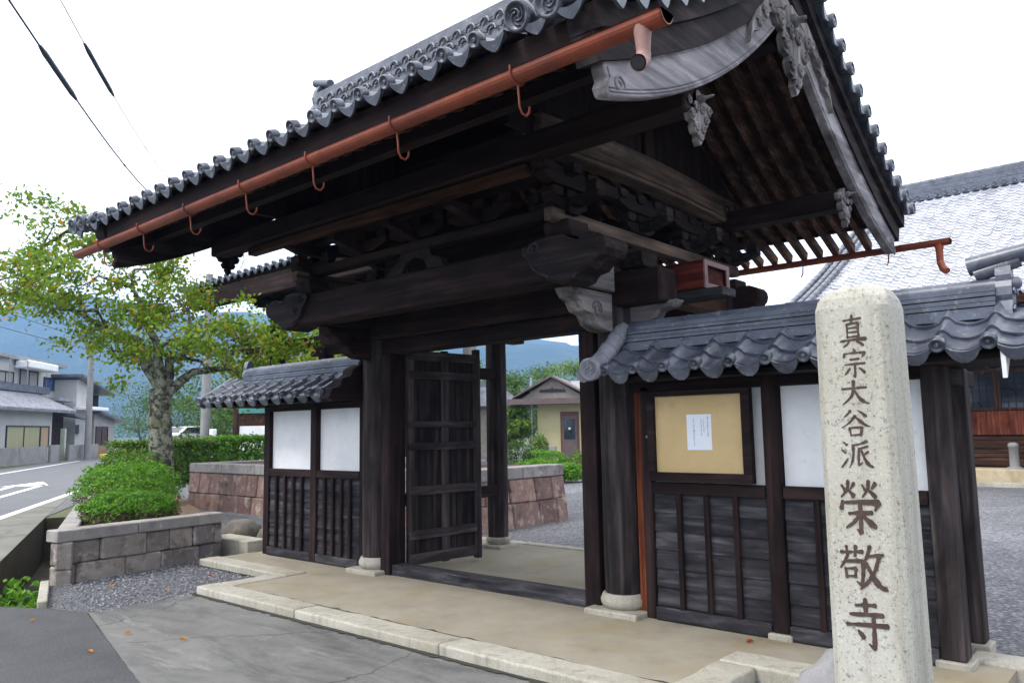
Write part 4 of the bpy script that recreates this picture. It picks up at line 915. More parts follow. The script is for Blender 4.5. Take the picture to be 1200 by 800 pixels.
K = {
 'shin': [[(22,19,5),(50,17,5),(79,15,6)],[(50,3,5),(49,16,5),(47,29,4)],[(32,30,5),(33,50,4),(32,73,5)],[(32,31,4),(52,29,5),(69,29,6),(68,50,5),(69,74,5)],[(34,43,3),(66,42,4)],[(34,56,3),(66,55,4)],[(33,70,4),(68,69,4)],[(8,82,4),(45,79,5),(92,78,8)],[(37,84,6),(30,92,5),(18,99,2)],[(60,84,3),(72,90,6),(82,98,7)]],
 'shu': [[(48,1,4),(54,9,7)],[(16,15,5),(14,30,6)],[(16,17,4),(50,15,5),(88,15,7),(78,29,3)],[(34,37,4),(66,35,5)],[(16,54,4),(50,52,5),(86,51,7)],[(51,54,5),(51,80,6),(50,96,5),(42,90,2)],[(33,66,6),(26,76,5),(15,87,2)],[(65,66,3),(76,74,6),(84,83,7)]],
 'dai': [[(12,37,5),(45,34,5),(88,32,7)],[(50,6,7),(48,36,6),(40,66,6),(12,95,2)],[(50,38,4),(64,68,7),(78,84,10),(94,92,4)]],
 'koku': [[(37,6,7),(28,18,5),(16,29,2)],[(59,6,3),(72,15,6),(83,27,7)],[(50,24,6),(34,46,5),(8,66,2)],[(50,27,4),(68,46,8),(82,58,9),(95,62,3)],[(31,66,6),(33,80,5),(35,95,5)],[(31,67,4),(52,65,5),(70,65,6),(65,95,5)],[(35,92,4),(65,90,5)]],
 'ha': [[(12,8,4),(22,18,7)],[(6,35,4),(17,44,7)],[(4,92,6),(13,80,5),(24,62,2)],[(82,5,6),(62,14,5),(38,19,3)],[(40,18,6),(40,46,5),(36,72,5),(26,94,2)],[(57,28,5),(55,60,5),(54,86,5),(66,76,2)],[(56,31,4),(84,22,4)],[(84,40,5),(68,53,3)],[(64,36,4),(72,62,6),(84,84,9),(97,91,3)]],
 'ei': [[(10,10,3),(18,20,6)],[(40,6,5),(31,17,3)],[(26,2,5),(23,18,4),(8,33,2)],[(25,18,3),(38,31,6)],[(58,9,3),(65,19,6)],[(89,5,5),(79,16,3)],[(73,1,5),(70,17,4),(57,32,2)],[(71,17,3),(88,31,6)],[(11,40,5),(7,55,6)],[(11,43,4),(50,41,5),(95,41,7),(84,56,3)],[(24,63,4),(50,61,5),(78,60,6)],[(51,47,6),(51,72,6),(50,98,6),(41,92,2)],[(49,63,5),(36,78,5),(16,90,2)],[(53,63,4),(68,76,7),(84,86,8)]],
 'kei': [[(4,19,4),(28,17,4),(52,15,5)],[(17,5,5),(19,27,4)],[(37,3,5),(35,26,4)],[(17,29,5),(10,42,4),(2,53,2)],[(13,39,4),(34,36,5),(51,35,6),(50,62,5),(46,88,5),(35,80,2)],[(13,53,5),(15,74,4)],[(13,54,3),(35,52,5),(33,72,4)],[(16,70,3),(33,69,3)],[(67,2,6),(60,24,5),(50,42,2)],[(61,25,4),(78,21,4),(94,19,5)],[(85,23,5),(74,56,5),(58,80,5),(42,96,2)],[(57,38,4),(68,62,6),(82,84,9),(99,93,3)]],
 'ji': [[(28,15,4),(50,12,5),(73,11,6)],[(50,0,6),(50,32,5)],[(14,33,4),(50,31,5),(88,29,6)],[(6,54,5),(50,51,5),(97,49,8)],[(66,37,5),(66,66,6),(65,97,6),(53,88,2)],[(31,64,4),(43,77,8)]],
}
def glyph(mb, key, cx, ztop, w, h, y):
    strokes = []
    for st in K[key]:
        cur = [st[0]]
        for i in range(1, len(st)):
            cur.append(st[i])
            if i < len(st)-1:
                a = Vector(st[i][:2]) - Vector(st[i-1][:2]); b = Vector(st[i+1][:2]) - Vector(st[i][:2])
                if a.normalized().dot(b.normalized()) < 0.35: strokes.append(cur); cur = [st[i]]
        strokes.append(cur)
    for st in strokes:
        # resample as a smooth brush stroke
        P = [Vector((a, b, c)) for a, b, c in st]; S_ = []
        for i in range(len(P)-1):
            p0 = P[max(i-1, 0)]; p1 = P[i]; p2 = P[i+1]; p3 = P[min(i+2, len(P)-1)]
            n = 6
            for k in range(n if i < len(P)-2 else n+1):
                t = k/n
                if (p1-p0).length > 1e-6 and (p1.xy-p0.xy).length and (p2.xy-p1.xy).normalized().dot((p1.xy-p0.xy).normalized()) < 0.5: p0 = p1
                if (p3-p2).length > 1e-6 and (p3.xy-p2.xy).length and (p3.xy-p2.xy).normalized().dot((p2.xy-p1.xy).normalized()) < 0.5: p3 = p2
                S_.append(0.5*((2*p1) + (p2-p0)*t + (2*p0-5*p1+4*p2-p3)*t*t + (3*p1-p0-3*p2+p3)*t*t*t))
        L = []; Rr = []
        for i, p in enumerate(S_):
            d = (S_[min(i+1, len(S_)-1)].xy - S_[max(i-1, 0)].xy); d = d.normalized() if d.length else Vector((1, 0)); nn = Vector((-d.y, d.x))
            wd_ = max(p.z*((0.66 if h < 0.17 else 0.76) + 0.40*mnoise.noise(Vector((p.x*0.09, p.y*0.09, cx*7)))), 0.9)
            L.append(p.xy + nn*wd_); Rr.append(p.xy - nn*wd_)
        out = [(S_[0].xy - (S_[1].xy-S_[0].xy).normalized()*S_[0].z*0.5)] + L + [(S_[-1].xy + (S_[-1].xy-S_[-2].xy).normalized()*S_[-1].z*0.4)] + Rr[::-1]
        y -= 0.00012
        pts = [(cx + (q.x-50)/100*w, y, ztop - q.y/100*h) for q in out]
        n = len(L)
        fr = pts; o = [(a, y+0.006, c) for a, b, c in pts]
        m = len(pts); fs = [(0, 1, m-1)] + [(i, i+1, m-i-1, m-i) for i in range(1, n)] + [(n, n+1, n+2)]
        fs2 = [(i, (i+1) % m, m+(i+1) % m, m+i) for i in range(m)]
        mb.add(fr + o, fs + fs2)
mb = MB(); yf = py0 - 0.0012
chars = [('shin', 2.765, 2.098, 0.135, 0.150), ('shu', 2.765, 1.940, 0.125, 0.135), ('dai', 2.755, 1.802, 0.14, 0.122), ('koku', 2.752, 1.668, 0.14, 0.128), ('ha', 2.750, 1.530, 0.145, 0.132),
         ('ei', 2.748, 1.352, 0.185, 0.235), ('kei', 2.745, 1.070, 0.20, 0.200), ('ji', 2.745, 0.838, 0.19, 0.215)]
for key, cx, zt, w, h in chars:
    ins = 0.012*(1.0 - max(0, min(1, (zt-h/2-1.0)/1.12))) if zt < 2.1 else 0
    z_mid = zt-h/2
    yy = py0 - 0.008*(1-(zt-h-1.0)/1.13) if z_mid > 1.0 else py0 - 0.008 - 0.008*(1.0-zt+h)/1.2
    glyph(mb, key, cx, zt, w, h, yy - 0.0012)
# fix: rows lean with the slightly tapering face
mb.build('inscription', LETTER, pil, fix=False)
def rock(c, s_, seed, mat, name, label, group=None, cat='rock'):
    bm = bmesh.new(); bmesh.ops.create_icosphere(bm, subdivisions=3, radius=1)
    for v in bm.verts:
        p = v.co.copy(); k = 1 + 0.28*mnoise.noise(p*1.3 + Vector((seed, 0, 0))) + 0.08*mnoise.noise(p*4 + Vector((0, seed, 0)))
        q = Vector([math.copysign(abs(t)**0.7, t) for t in p])
        v.co = Vector((q.x*s_[0], q.y*s_[1], q.z*s_[2]))*k
    me = bpy.data.meshes.new(name); bm.to_mesh(me); bm.free(); me.materials.append(mat)
    for p in me.polygons: p.use_smooth = True
    o = bpy.data.objects.new(name, me); COL.objects.link(o); o.location = c; return tag(o, label, cat, group)
rock((2.40, -1.72, 0.05), (0.19, 0.22, 0.36), 3.3, BASESTONE, 'rough_stone', 'rough grey granite stone at the foot of the inscribed pillar', cat='stone')

# ------------------------------------------------------------------ kerbs and steps
def kerb(x0, x1, y0, y1, z0, z1, label, name='kerb_stone', cat='kerb stone', group='pale granite kerb stones round the platform', mat=None):
    bm = bmesh.new(); bmesh.ops.create_cube(bm, size=1)
    bmesh.ops.scale(bm, vec=(x1-x0, y1-y0, z1-z0), verts=bm.verts); bmesh.ops.translate(bm, vec=(0, 0, (z1-z0)/2), verts=bm.verts)
    bmesh.ops.bevel(bm, geom=[e for e in bm.edges], offset=0.016, segments=2, affect='EDGES', profile=0.6)
    ln = [e for e in bm.edges if e.calc_length() > 0.12]; bmesh.ops.subdivide_edges(bm, edges=ln, cuts=int(max(x1-x0, y1-y0)/0.05), use_grid_fill=True)
    cx_, cy_ = (x0+x1)/2, (y0+y1)/2
    for v in bm.verts:
        q = v.co + Vector((cx_, cy_, 0)); d = Vector((mnoise.noise(q*5), mnoise.noise(q*5+Vector((9, 0, 0))), mnoise.noise(q*5+Vector((0, 9, 0)))))
        e = Vector((mnoise.noise(q*19), mnoise.noise(q*19+Vector((9, 0, 0))), mnoise.noise(q*19+Vector((0, 9, 0))))); v.co += d*0.006 + e*0.0035
    me = bpy.data.meshes.new(name); bm.to_mesh(me); bm.free(); me.materials.append(mat or KERB)
    for p_ in me.polygons: p_.use_smooth = True
    o = bpy.data.objects.new(name, me); COL.objects.link(o); o.location = (cx_, cy_, z0); return tag(o, label, cat, group)
def ragged(p, q, w0, w1, n, seed, z):
    rnd = random.Random(seed); p = Vector(p); q = Vector(q); d = (q-p).normalized(); nr = Vector((d.y, -d.x)); L = (q-p).length; vs = []
    for i in range(n+1):
        a = p + d*L*i/n; wv = w0 + (w1-w0)*(0.5+0.5*mnoise.noise(Vector((i*0.31, seed, 0)))) + rnd.uniform(-0.012, 0.012); b = a + nr*max(0.01, wv)
        vs += [(a.x, a.y, z), (b.x, b.y, z)]
    mb = MB(); mb.add(vs, [(2*i, 2*i+1, 2*i+3, 2*i+2) for i in range(n)]); return mb
mb = MB()
for p, q, a, b, n_, sd in (((-4.24, -1.765), (1.6, -1.765), 0.01, 0.10, 150, 3), ((-4.215, -0.85), (-4.215, -1.78), 0.01, 0.07, 30, 5), ((-5.96, -0.845), (-4.2, -0.845), 0.01, 0.06, 40, 6)):
    r_ = ragged(p, q, a, b, n_, sd, G+0.0155); mb.add(r_.v, r_.f)
struct(mb, 'kerb_dirt', DAMP)
mb = MB()
for p, q, a, b, n_, sd in (((-3.96, -1.497), (1.30, -1.497), -0.03, 0.05, 120, 13), ((-3.66, -0.092), (-5.6, -0.092), -0.05, 0.03, 50, 14), ((2.5, -0.092), (0.37, -0.092), -0.05, 0.03, 50, 15)):
    p, q = q, p
    r_ = ragged(p, q, a, b, n_, sd, 0.0035); mb.add(r_.v, r_.f)
struct(mb, 'platform_dirt', DAMP)
kerb(-4.22, -2.42, -1.77, -1.502, -0.14, 0.012, 'long pale kerb stone at the left front corner of the platform')
kerb(-2.412, -0.52, -1.77, -1.502, -0.14, 0.010, 'long pale kerb stone in the middle of the platform front edge')
kerb(-0.512, 1.57, -1.77, -1.502, -0.14, 0.013, 'long pale kerb stone at the right front of the platform')
kerb(-4.22, -3.962, -1.495, -0.86, -0.14, 0.010, 'short kerb stone running back from the left front corner')
kerb(-5.95, -3.962, -0.852, -0.58, -0.14, 0.016, 'pale kerb slab beside the gravel under the left wing wall')
kerb(1.302, 1.57, -1.495, -0.86, -0.14, 0.011, 'kerb stone running back at the right of the platform')
kerb(1.302, 1.95, -0.852, -0.58, -0.14, 0.014, 'pale kerb block at the inner corner left of the inscribed pillar')
kerb(1.956, 3.1, -0.852, -0.58, -0.14, 0.010, 'kerb block behind the inscribed pillar')
kerb(-4.6, -2.0, 2.555, 2.75, -0.14, 0.012, 'rear kerb stone at the left of the gate platform')
kerb(-1.992, 0.9, 2.555, 2.75, -0.14, 0.010, 'rear kerb stone seen through the gate opening beside gravel')
kerb(-7.0, -5.96, -0.16, 0.16, -0.1, 0.15, 'weathered pale stone step at the left end of the wing wall', 'stone_step', 'step', None)
kerb(2.62, 3.9, 0.12, 0.42, -0.16, 0.02, 'pale pinkish stone block at the right end of the wing wall', 'stone_block', 'stone', None)
mb = MB(); mb.beam((-4.87, -3.03, G+0.02), (-6.1, -2.60, G+0.02), 0.09, 0.10, (0.3, 1, 0)); tag(mb.build('ditch_kerb', KERB, loc=(-5.5, -2.8, G), bevel=0.01), 'narrow pale kerb at the edge of the ditch by the gravel', 'kerb')
for i, (c, s_, lab) in enumerate((((-7.3, 0.55, 0.06), (0.30, 0.22, 0.24), 'mossy boulder nearest the planter end'), ((-6.7, 0.66, 0.04), (0.24, 0.2, 0.2), 'middle mossy boulder behind the stone step'), ((-6.15, 0.72, 0.06), (0.27, 0.2, 0.24), 'mossy boulder against the wing wall end'), ((-6.55, 1.25, 0.12), (0.3, 0.25, 0.26), 'boulder behind the front row of mossy boulders'))):
    rock(c, s_, 1.7*i+0.4, ROCKM, 'mossy_rock', lab, 'mossy rocks below the podium')

# ------------------------------------------------------------------ planter wall
pw = thing('planter_wall', 'low retaining wall of squared weathered stone blocks round the shrub bed', 'wall', (-6.3, -1.4, G))
def stone_wall(parent, p, q, z0, z1, rows, wmin, wmax, depth, mat, name='stonework', batter=0.0, seed=1):
    rnd = random.Random(seed); p = Vector(p); q = Vector(q); d = (q-p); L = d.length; d.normalize(); nr = Vector((d.y, -d.x))
    mb = MB(); z = z0
    hs = [1 + rnd.uniform(-0.12, 0.12) for _ in range(rows)]; tot = sum(hs)
    for r in range(rows):
        h = (z1-z0)*hs[r]/tot; a = -rnd.uniform(0, wmin*0.5)
        while a < L - 0.01:
            w = rnd.uniform(wmin, wmax); a0 = max(a, 0); a1 = min(a+w, L)
            if L - a1 < 0.12: a1 = L
            if a1 - a0 > 0.03:
                g = 0.003; out = rnd.uniform(-0.016, 0.018)
                t0 = batter*(1-(z-z0)/(z1-z0)); t1 = batter*(1-(z+h-z0)/(z1-z0)); c8 = []
                for zz, tt in ((z+g, t0), (z+h-g, t1)):
                    for aa, oo in ((a0+g, out+tt), (a1-g, out+tt+rnd.uniform(-0.01, 0.01)), (a1-g, -depth), (a0+g, -depth)):
                        pp = p + d*aa + nr*oo; c8.append((pp.x, pp.y, zz + rnd.uniform(-0.006, 0.006)))
                mb.hexa(c8)
            a += w
            if a1 >= L: break
        z += h
    return mb.build(name, mat, parent, bevel=0.018)
A, Bq, C = Vector((-6.02, -2.52)), Vector((-6.34, -0.33)), Vector((-12.5, 0.2))
stone_wall(pw, A, Bq, G-0.06, 0.40, 2, 0.22, 0.62, 0.16, STONEBLK, seed=4)
stone_wall(pw, C, A, G-0.5, 0.40, 3, 0.25, 0.6, 0.16, STONEBLK, seed=6)
mb = MB()
def coping(mb, p, q, z0, z1, w, ov, seg):
    p = Vector(p); q = Vector(q); d = q-p; L = d.length; d.normalize(); nr = Vector((d.y, -d.x)); a = 0
    while a < L-0.01:
        b = min(a+seg*random.uniform(0.8, 1.2), L)
        if L-b < 0.15: b = L
        c8 = []
        for z in (z0, z1):
            for aa, o in ((a+0.003, ov), (b-0.003, ov), (b-0.003, -w), (a+0.003, -w)):
                pp = p + d*aa + nr*o; c8.append((pp.x, pp.y, z))
        mb.hexa(c8); a = b
coping(mb, A + Vector((0.0, -0.02)), Bq, 0.402, 0.54, 0.22, 0.03, 0.9); coping(mb, C, A + Vector((-0.18, 0.08)), 0.402, 0.538, 0.18, 0.03, 1.1)
mb.build('coping', COPING, pw, bevel=0.012)

# ------------------------------------------------------------------ stone podium with a bell tower
pod = thing('stone_podium', 'reddish stone podium with pale coping seen left of and through the gate', 'podium', (-9.6, 4.7, G))
PX0, PX1, PY0, PY1 = -14.1, -5.12, 3.10, 5.85
stone_wall(pod, (PX0, PY0), (PX1, PY0), G-0.1, 0.74, 2, 0.35, 0.85, 0.3, PODIUM, batter=0.10, seed=12)
stone_wall(pod, (PX1, PY0), (PX1, PY1), G-0.1, 0.74, 2, 0.35, 0.75, 0.3, PODIUM, batter=0.12, seed=15)
stone_wall(pod, (PX1, PY1), (PX0, PY1), G-0.1, 0.74, 2, 0.35, 0.75, 0.3, PODIUM, batter=0.12, seed=19)
stone_wall(pod, (PX0, PY1), (PX0, PY0), G-0.1, 0.74, 2, 0.35, 0.8, 0.3, PODIUM, batter=0.10, seed=17)
mb = MB(); coping(mb, (PX0, PY0), (PX1, PY0), 0.742, 0.95, 0.35, 0.03, 1.3); coping(mb, (PX1, PY0+0.36), (PX1, PY1), 0.742, 0.948, 0.35, 0.03, 1.2); coping(mb, (PX0, PY1), (PX0, PY0+0.36), 0.742, 0.949, 0.35, 0.03, 1.2); mb.build('coping', COPING, pod, bevel=0.015)
B(PX0+0.3, PX1-0.3, PY0+0.3, PY1+0.3, 0.2, 0.90).build('top_surface', SOIL, pod)
bt = thing('bell_tower', 'dark timber bell tower with tiled eave behind the left wing wall', 'bell tower', (-10.4, 5.0, 0.95))
for x in (-12.05, -8.9):
    for y in (4.1, 5.45):
        B(x-0.14, x+0.14, y-0.14, y+0.14, 1.06, 4.75).build('post', W('dark', 'z'), bt, bevel=0.02)
        mb = MB(); mb.lathe((x, y, 0.92), (0, 0, 1), [(0.26, 0), (0.25, 0.08), (0.2, 0.14)], 12); mb.build('post_stone', BASESTONE, bt)
for y in (4.1, 5.45):
    B(-12.6, -8.4, y-0.08, y+0.08, 3.5, 3.72).build('tie_beam', W('dark', 'x'), bt, bevel=0.01)
    MB().prism([(-13.1, 4.78), (-12.9, 4.64), (-12.5, 4.60), (-12.3, 4.48), (-8.6, 4.48), (-8.3, 4.6), (-7.9, 4.78)], 'y', y-0.1, y+0.1).build('top_beam', W('dark', 'x'), bt, bevel=0.02)
for x in (-12.05, -8.9): B(x-0.1, x+0.1, 3.4, 6.6, 4.79, 5.0).build('top_beam', W('dark', 'y'), bt, bevel=0.02)
bf = Path(3.1, 5.20, 4.8, 5.52, 0.9); br = Path(6.5, 5.20, 4.8, 5.52, 0.9)
for pth in (bf, br):
    mb = MB(); san_roof(mb, pth, -15.0, 32, 0.285); eave_tiles(mb, pth, -15.0, 32, 0.285, 0.05, 0.07); mb.build('roof_slope', TILE, bt)
    mb = MB(); p0, p1 = pth.at(0.05, -0.1), pth.at(pth.L, -0.1); q0, q1 = pth.at(0.05, -0.03), pth.at(pth.L, -0.03)
    mb.hexa([(-14.85, *p0), (-6.05, *p0), (-6.05, *p1), (-14.85, *p1), (-14.85, *q0), (-6.05, *q0), (-6.05, *q1), (-14.85, *q1)]); mb.build('roof_boarding', W('dark', 'x'), bt)
for x in (-14.7, -6.2):
    for pth in (bf, br):
        mb = MB(); N = 8; lo = [pth.at(0.1+(pth.L-0.1)*k/N, -0.36) for k in range(N+1)]; hi = [pth.at(0.1+(pth.L-0.1)*k/N, -0.11) for k in range(N+1)]
        mb.prism(lo + hi[::-1], 'x', x-0.05, x+0.05); mb.build('bargeboard', W('dark', 'y'), bt)
a = bf.at(0.12, -0.2); MB().prism([(-14.75, a[1]+0.06), (-14.72, a[1]-0.12), (-14.55, a[1]-0.32), (-14.3, a[1]-0.40), (-6.3, a[1]-0.40), (-6.3, a[1]+0.06)], 'y', a[0]-0.09, a[0]+0.05).build('eave_board', W('dark', 'x'), bt, bevel=0.02)
mb = MB(); ridge_stack(-15.0, -6.0, 4.8, 5.48, 3, 0.4, 0.3, 0.07, 0.08, mb); mb.build('ridge', RIDGE, bt)
cp = thing('concrete_pole', 'pale grey square pole on a stone base on the podium behind the open door leaf', 'pole', (-6.9, 5.2, 0.92))
mb = MB(); mb.box(-7.02, -6.80, 5.1, 5.32, 1.16, 4.4); mb.build('shaft', PALECONC, cp, bevel=0.03)
mb = MB(); mb.box(-7.14, -6.68, 4.98, 5.44, 0.9, 1.02); mb.lathe((-6.91, 5.21, 1.02), (0, 0, 1), [(0.2, 0), (0.21, 0.06), (0.17, 0.145)], 14); mb.build('base_stone', BASESTONE, cp, bevel=0.015)
B(-6.79, -6.6, 5.16, 5.18, 2.02, 2.25).build('plate', WHITEM, cp)

# ------------------------------------------------------------------ plants near the gate
def shrub(name, c, r, n, size, mat, label, cat='shrub', group=None, bare=0.0, seed=1, z_lo=0.0, mat2=None):
    random.seed(seed); t = thing(name, label, cat, c, group); c = Vector(c); pts = []; nr = []; br = []
    while len(pts) < n:
        v = Vector((random.gauss(0, 1), random.gauss(0, 1), random.gauss(0, 1))).normalized()
        if v.z < -0.15: continue
        k = 1 + 0.16*mnoise.noise(v*2.3 + Vector((seed*3.1, 0, 0))) + 0.09*mnoise.noise(v*5.5 + Vector((0, seed, 0)))
        q = Vector((math.copysign(abs(v.x)**0.85, v.x)*r[0], math.copysign(abs(v.y)**0.85, v.y)*r[1], max(0, v.z + 0.12)**0.8*r[2]))*k*random.uniform(0.84, 1.03)
        if v.z < bare + 0.12*mnoise.noise(v*4+Vector((seed, 1, 2))) and random.random() < 0.85:
            br.append(c+q*random.uniform(0.8, 1)); 
            if len(br) > n*0.5: break
            continue
        pts.append(c + q); nr.append(v)
    f = MB(); leaf_cloud(f, pts, size, 0.4, 0.5, nrm=nr, nj=0.7); f.build('foliage', mat, t, fix=False)
    if br:
        f = MB(); leaf_cloud(f, br[:int(n*0.4)], size*0.9, 0.5, 0.4); f.build('dry_twigs', TWIG, t, fix=False)
    s_ = MB()
    for k in range(22):
        a = random.uniform(0, 2*PI); e = random.uniform(0.15, 1.2)
        tip = c + Vector((math.cos(a)*math.cos(e)*r[0]*0.85, math.sin(a)*math.cos(e)*r[1]*0.85, math.sin(e)*r[2]*0.85))
        s_.tube([c + Vector((math.cos(a)*0.015, math.sin(a)*0.015, 0)), c.lerp(tip, 0.5) + Vector((0, 0, r[2]*0.1)), tip], [0.016, 0.01, 0.004], 5)
    # leafy inner mass
    s_.build('stem', TWIG, t)
    return t
shrub('azalea_bush', (-7.02, -1.30, 0.47), (0.60, 0.58, 0.36), 9000, 0.038, LEAF_AZALEA, 'rounded bright green azalea bush at the front of the stone planter', 'bush', 'azaleas in the planter', 0.26, 3)
shrub('azalea_bush', (-9.5, -0.3, 0.46), (0.95, 0.75, 0.66), 5200, 0.05, LEAF_AZALEA, 'azalea bush behind the front one, left of the lichen covered tree', 'bush', 'azaleas in the planter', 0.1, 5)
shrub('azalea_bush', (-12.4, 1.0, 0.46), (1.0, 0.6, 0.8), 2600, 0.075, LEAF_HEDGE, 'reddish tinged bush by the road beyond the azaleas', 'bush', 'azaleas in the planter', 0.0, 8)
def hedge(p, q, w, h, z, n, size, label, mat, seed):
    random.seed(seed); p = Vector((*p, z)); q = Vector((*q, z)); d = (q-p); L = d.length; d.normalize(); s_ = Vector((-d.y, d.x, 0)); pts = []; nr = []
    t = thing('hedge', label, 'hedge', (p+q)/2, 'clipped hedges by the road')
    for k in range(n):
        a = random.uniform(0, L); face = random.random()
        hh = h*(1 + 0.10*mnoise.noise(Vector((a*1.1, seed, 0))))
        if face < 0.45: o, zz, nv = random.uniform(-w/2, w/2), hh, Vector((0, 0, 1))
        elif face < 0.85: o, zz, nv = -w/2, random.uniform(0.02, hh), -s_
        else: o, zz, nv = w/2, random.uniform(0.02, hh), s_
        if k % 4 == 0: o, zz = random.uniform(-w*0.42, w*0.42), random.uniform(0.1, hh*0.95)
        pts.append(p + d*a + s_*(o*(1 + 0.1*mnoise.noise(Vector((a*2, zz*2, seed))))) + Vector((0, 0, zz)) + Vector((random.gauss(0, .05), random.gauss(0, .05), random.gauss(0, .04)))); nr.append(nv)
    f = MB(); leaf_cloud(f, pts, size, 0.4, 0.55, nrm=nr, nj=0.8); f.build('foliage', mat, t, fix=False)
    st = MB()
    for k in range(int(L/0.35)):
        b = p + d*(k*0.35+0.1); st.tube([b, b + Vector((random.uniform(-.1, .1), random.uniform(-.1, .1), h*0.85))], [0.025, 0.008], 5)
    st.build('stem', TWIG, t)
hedge((-15.0, 4.1), (-16.9, 2.5), 0.9, 1.12, 0.3, 11000, 0.08, 'clipped hedge with bronze tips right of the tree trunk', LEAF_HEDGE, 21)
hedge((-14.5, 7.3), (-17.1, 5.0), 0.9, 1.25, 0.25, 15000, 0.08, 'bright green clipped hedge behind the stone podium', LEAF_AZALEA, 22)

# plant in the ditch
random.seed(5); dp = thing('ditch_plant', 'leafy weeds growing in the dark ditch beside the planter', 'plant', (-6.7, -2.75, -1.0))
f = MB(); pts = []
for k in range(520):
    t_ = random.random(); q = Vector((-6.6, -2.8, -1.0)) + Vector((-0.92, 0.39, 0))*random.uniform(-0.7, 1.3) + Vector((0.39, 0.92, 0))*random.gauss(0.0, 0.16); q.z = -0.95 + random.uniform(0.1, 0.75); pts.append(q)
leaf_cloud(f, pts, 0.10, 0.4, 0.6); f.build('foliage', LEAF_AZALEA, dp, fix=False)
f = MB()
for k in range(16):
    q = Vector((-6.6, -2.8, -1.0)) + Vector((-0.92, 0.39, 0))*random.uniform(-0.6, 1.2); f.tube([q, q+Vector((random.uniform(-.1, .1), random.uniform(-.1, .1), random.uniform(0.4, 0.75)))], [0.008, 0.003], 5)
f.build('stem', TWIG, dp)

# ------------------------------------------------------------------ trees
def grow(tr, base, tips, mat_leaf, n_leaf, size, trunk_r, fork_z, seed, clump=0.55, name='cherry_tree', label='', cat='tree', group=None, bark=None, lean=(0, 0), sub=1):
    """tips: crown cluster centres; limbs bend from the fork to each"""
    random.seed(seed); base = Vector(base); t = thing(name, label, cat, base, group)
    tk = MB(); fork = base + Vector((lean[0], lean[1], fork_z)); path = []; rr = []
    for k in range(9):
        s_ = k/8; p = base.lerp(fork, s_) + Vector((0.06*math.sin(s_*5+seed), 0.06*math.cos(s_*4+seed), 0)); path.append(p)
        rr.append(trunk_r*(1.35 - 0.55*min(1, s_*3) if s_ < 0.34 else 0.84 - 0.1*(s_-0.34)))
    tk.tube(path, rr, 14); tk.build('trunk', bark or BARK, t)
    lb = MB(); pts = []; lead = {}
    mains = tips[:max(3, len(tips)//6)]
    nodes = []
    for m in mains:
        m = Vector(m); pth = [fork + Vector((0, 0, -0.15))]; 
        for k in range(1, 7):
            s_ = k/6; p = fork.lerp(m, s_); p.z = fork.z + (m.z-fork.z)*(s_**0.8); p += Vector((random.gauss(0, .12), random.gauss(0, .12), random.gauss(0, .08)))*math.sin(PI*s_); pth.append(p)
        lb.tube(pth, [trunk_r*0.4*(1-0.8*k/6) for k in range(7)], 9); nodes += pth[2:]
    for m in tips[len(mains):]:
        m = Vector(m); q = min(nodes, key=lambda p: (p-m).length + 0.6*abs(p.z-m.z)); mid = q.lerp(m, 0.5) + Vector((random.gauss(0, .12), random.gauss(0, .12), random.gauss(0.05, .1)))
        lb.tube([q, mid, m], [trunk_r*0.16, trunk_r*0.10, trunk_r*0.04], 6); nodes.append(mid)
    for m in tips:
        m = Vector(m)
        for k in range(5):
            e = m + Vector((random.gauss(0, clump*0.8), random.gauss(0, clump*0.8), random.gauss(0, clump*0.6))); lb.tube([m, m.lerp(e, 0.5)+Vector((0, 0, 0.04)), e], [trunk_r*0.045, trunk_r*0.03, 0.004], 4)
    lb.build('limb', bark or BARK, t)
    f = MB(); per = n_leaf//len(tips)
    clusters = []
    for m in tips:
        for k in range(sub): clusters.append(Vector(m) + Vector((random.gauss(0, clump*1.15), random.gauss(0, clump*1.15), random.gauss(0, clump*0.75))))
    per = n_leaf//len(clusters); cl = clump*(0.5 if sub > 1 else 1.0)
    for m in clusters:
        kk = random.uniform(0.4, 1.6)
        pts = [m + Vector((random.gauss(0, cl), random.gauss(0, cl), random.gauss(0, cl*0.6))) for _ in range(int(per*kk))]
        leaf_cloud(f, pts, size, 0.4, 0.62)
    f.build('crown', mat_leaf, t, fix=False)
    return t
VR = Vector((0.756, 0.655, 0)); VF = Vector((-0.655, 0.756, 0))
tb = Vector((-13.0, 1.75, 0.45)); random.seed(11)
def T(a, b, z): return tb + VR*a + VF*b + Vector((0, 0, z-0.45))
tips = [T(-1.5, 0.2, 4.4), T(0.5, 0.4, 4.0), T(-0.4, -0.5, 5.0), T(1.9, 0.6, 3.6), T(-2.6, 0.4, 4.8), T(0.1, 1.0, 4.5), T(-1.9, -0.3, 5.6),
        T(-3.0, 0.3, 5.7), T(-2.5, 0.1, 6.3), T(-1.6, -0.2, 6.4), T(-0.6, 0.3, 6.0), T(-3.4, -0.3, 5.0), T(-1.9, 0.8, 4.0), T(-2.9, -0.5, 4.7), T(-0.9, 0.5, 3.9), T(0.0, -0.8, 3.9), T(-1.2, 1.2, 3.5),
        T(0.9, -0.7, 3.5), T(1.6, 1.3, 3.5), T(2.3, -0.2, 3.3), T(1.4, -0.5, 3.9), T(0.3, -0.5, 4.4), T(-0.5, 1.2, 4.8), T(-1.2, -0.8, 4.8), T(2.0, 0.1, 2.9), T(0.7, 0.6, 3.2), T(-0.7, -0.6, 3.4), T(-2.0, -0.9, 4.3), T(1.0, 1.8, 3.9), T(-3.6, 0.8, 5.2), T(0.0, 0.2, 5.3)]
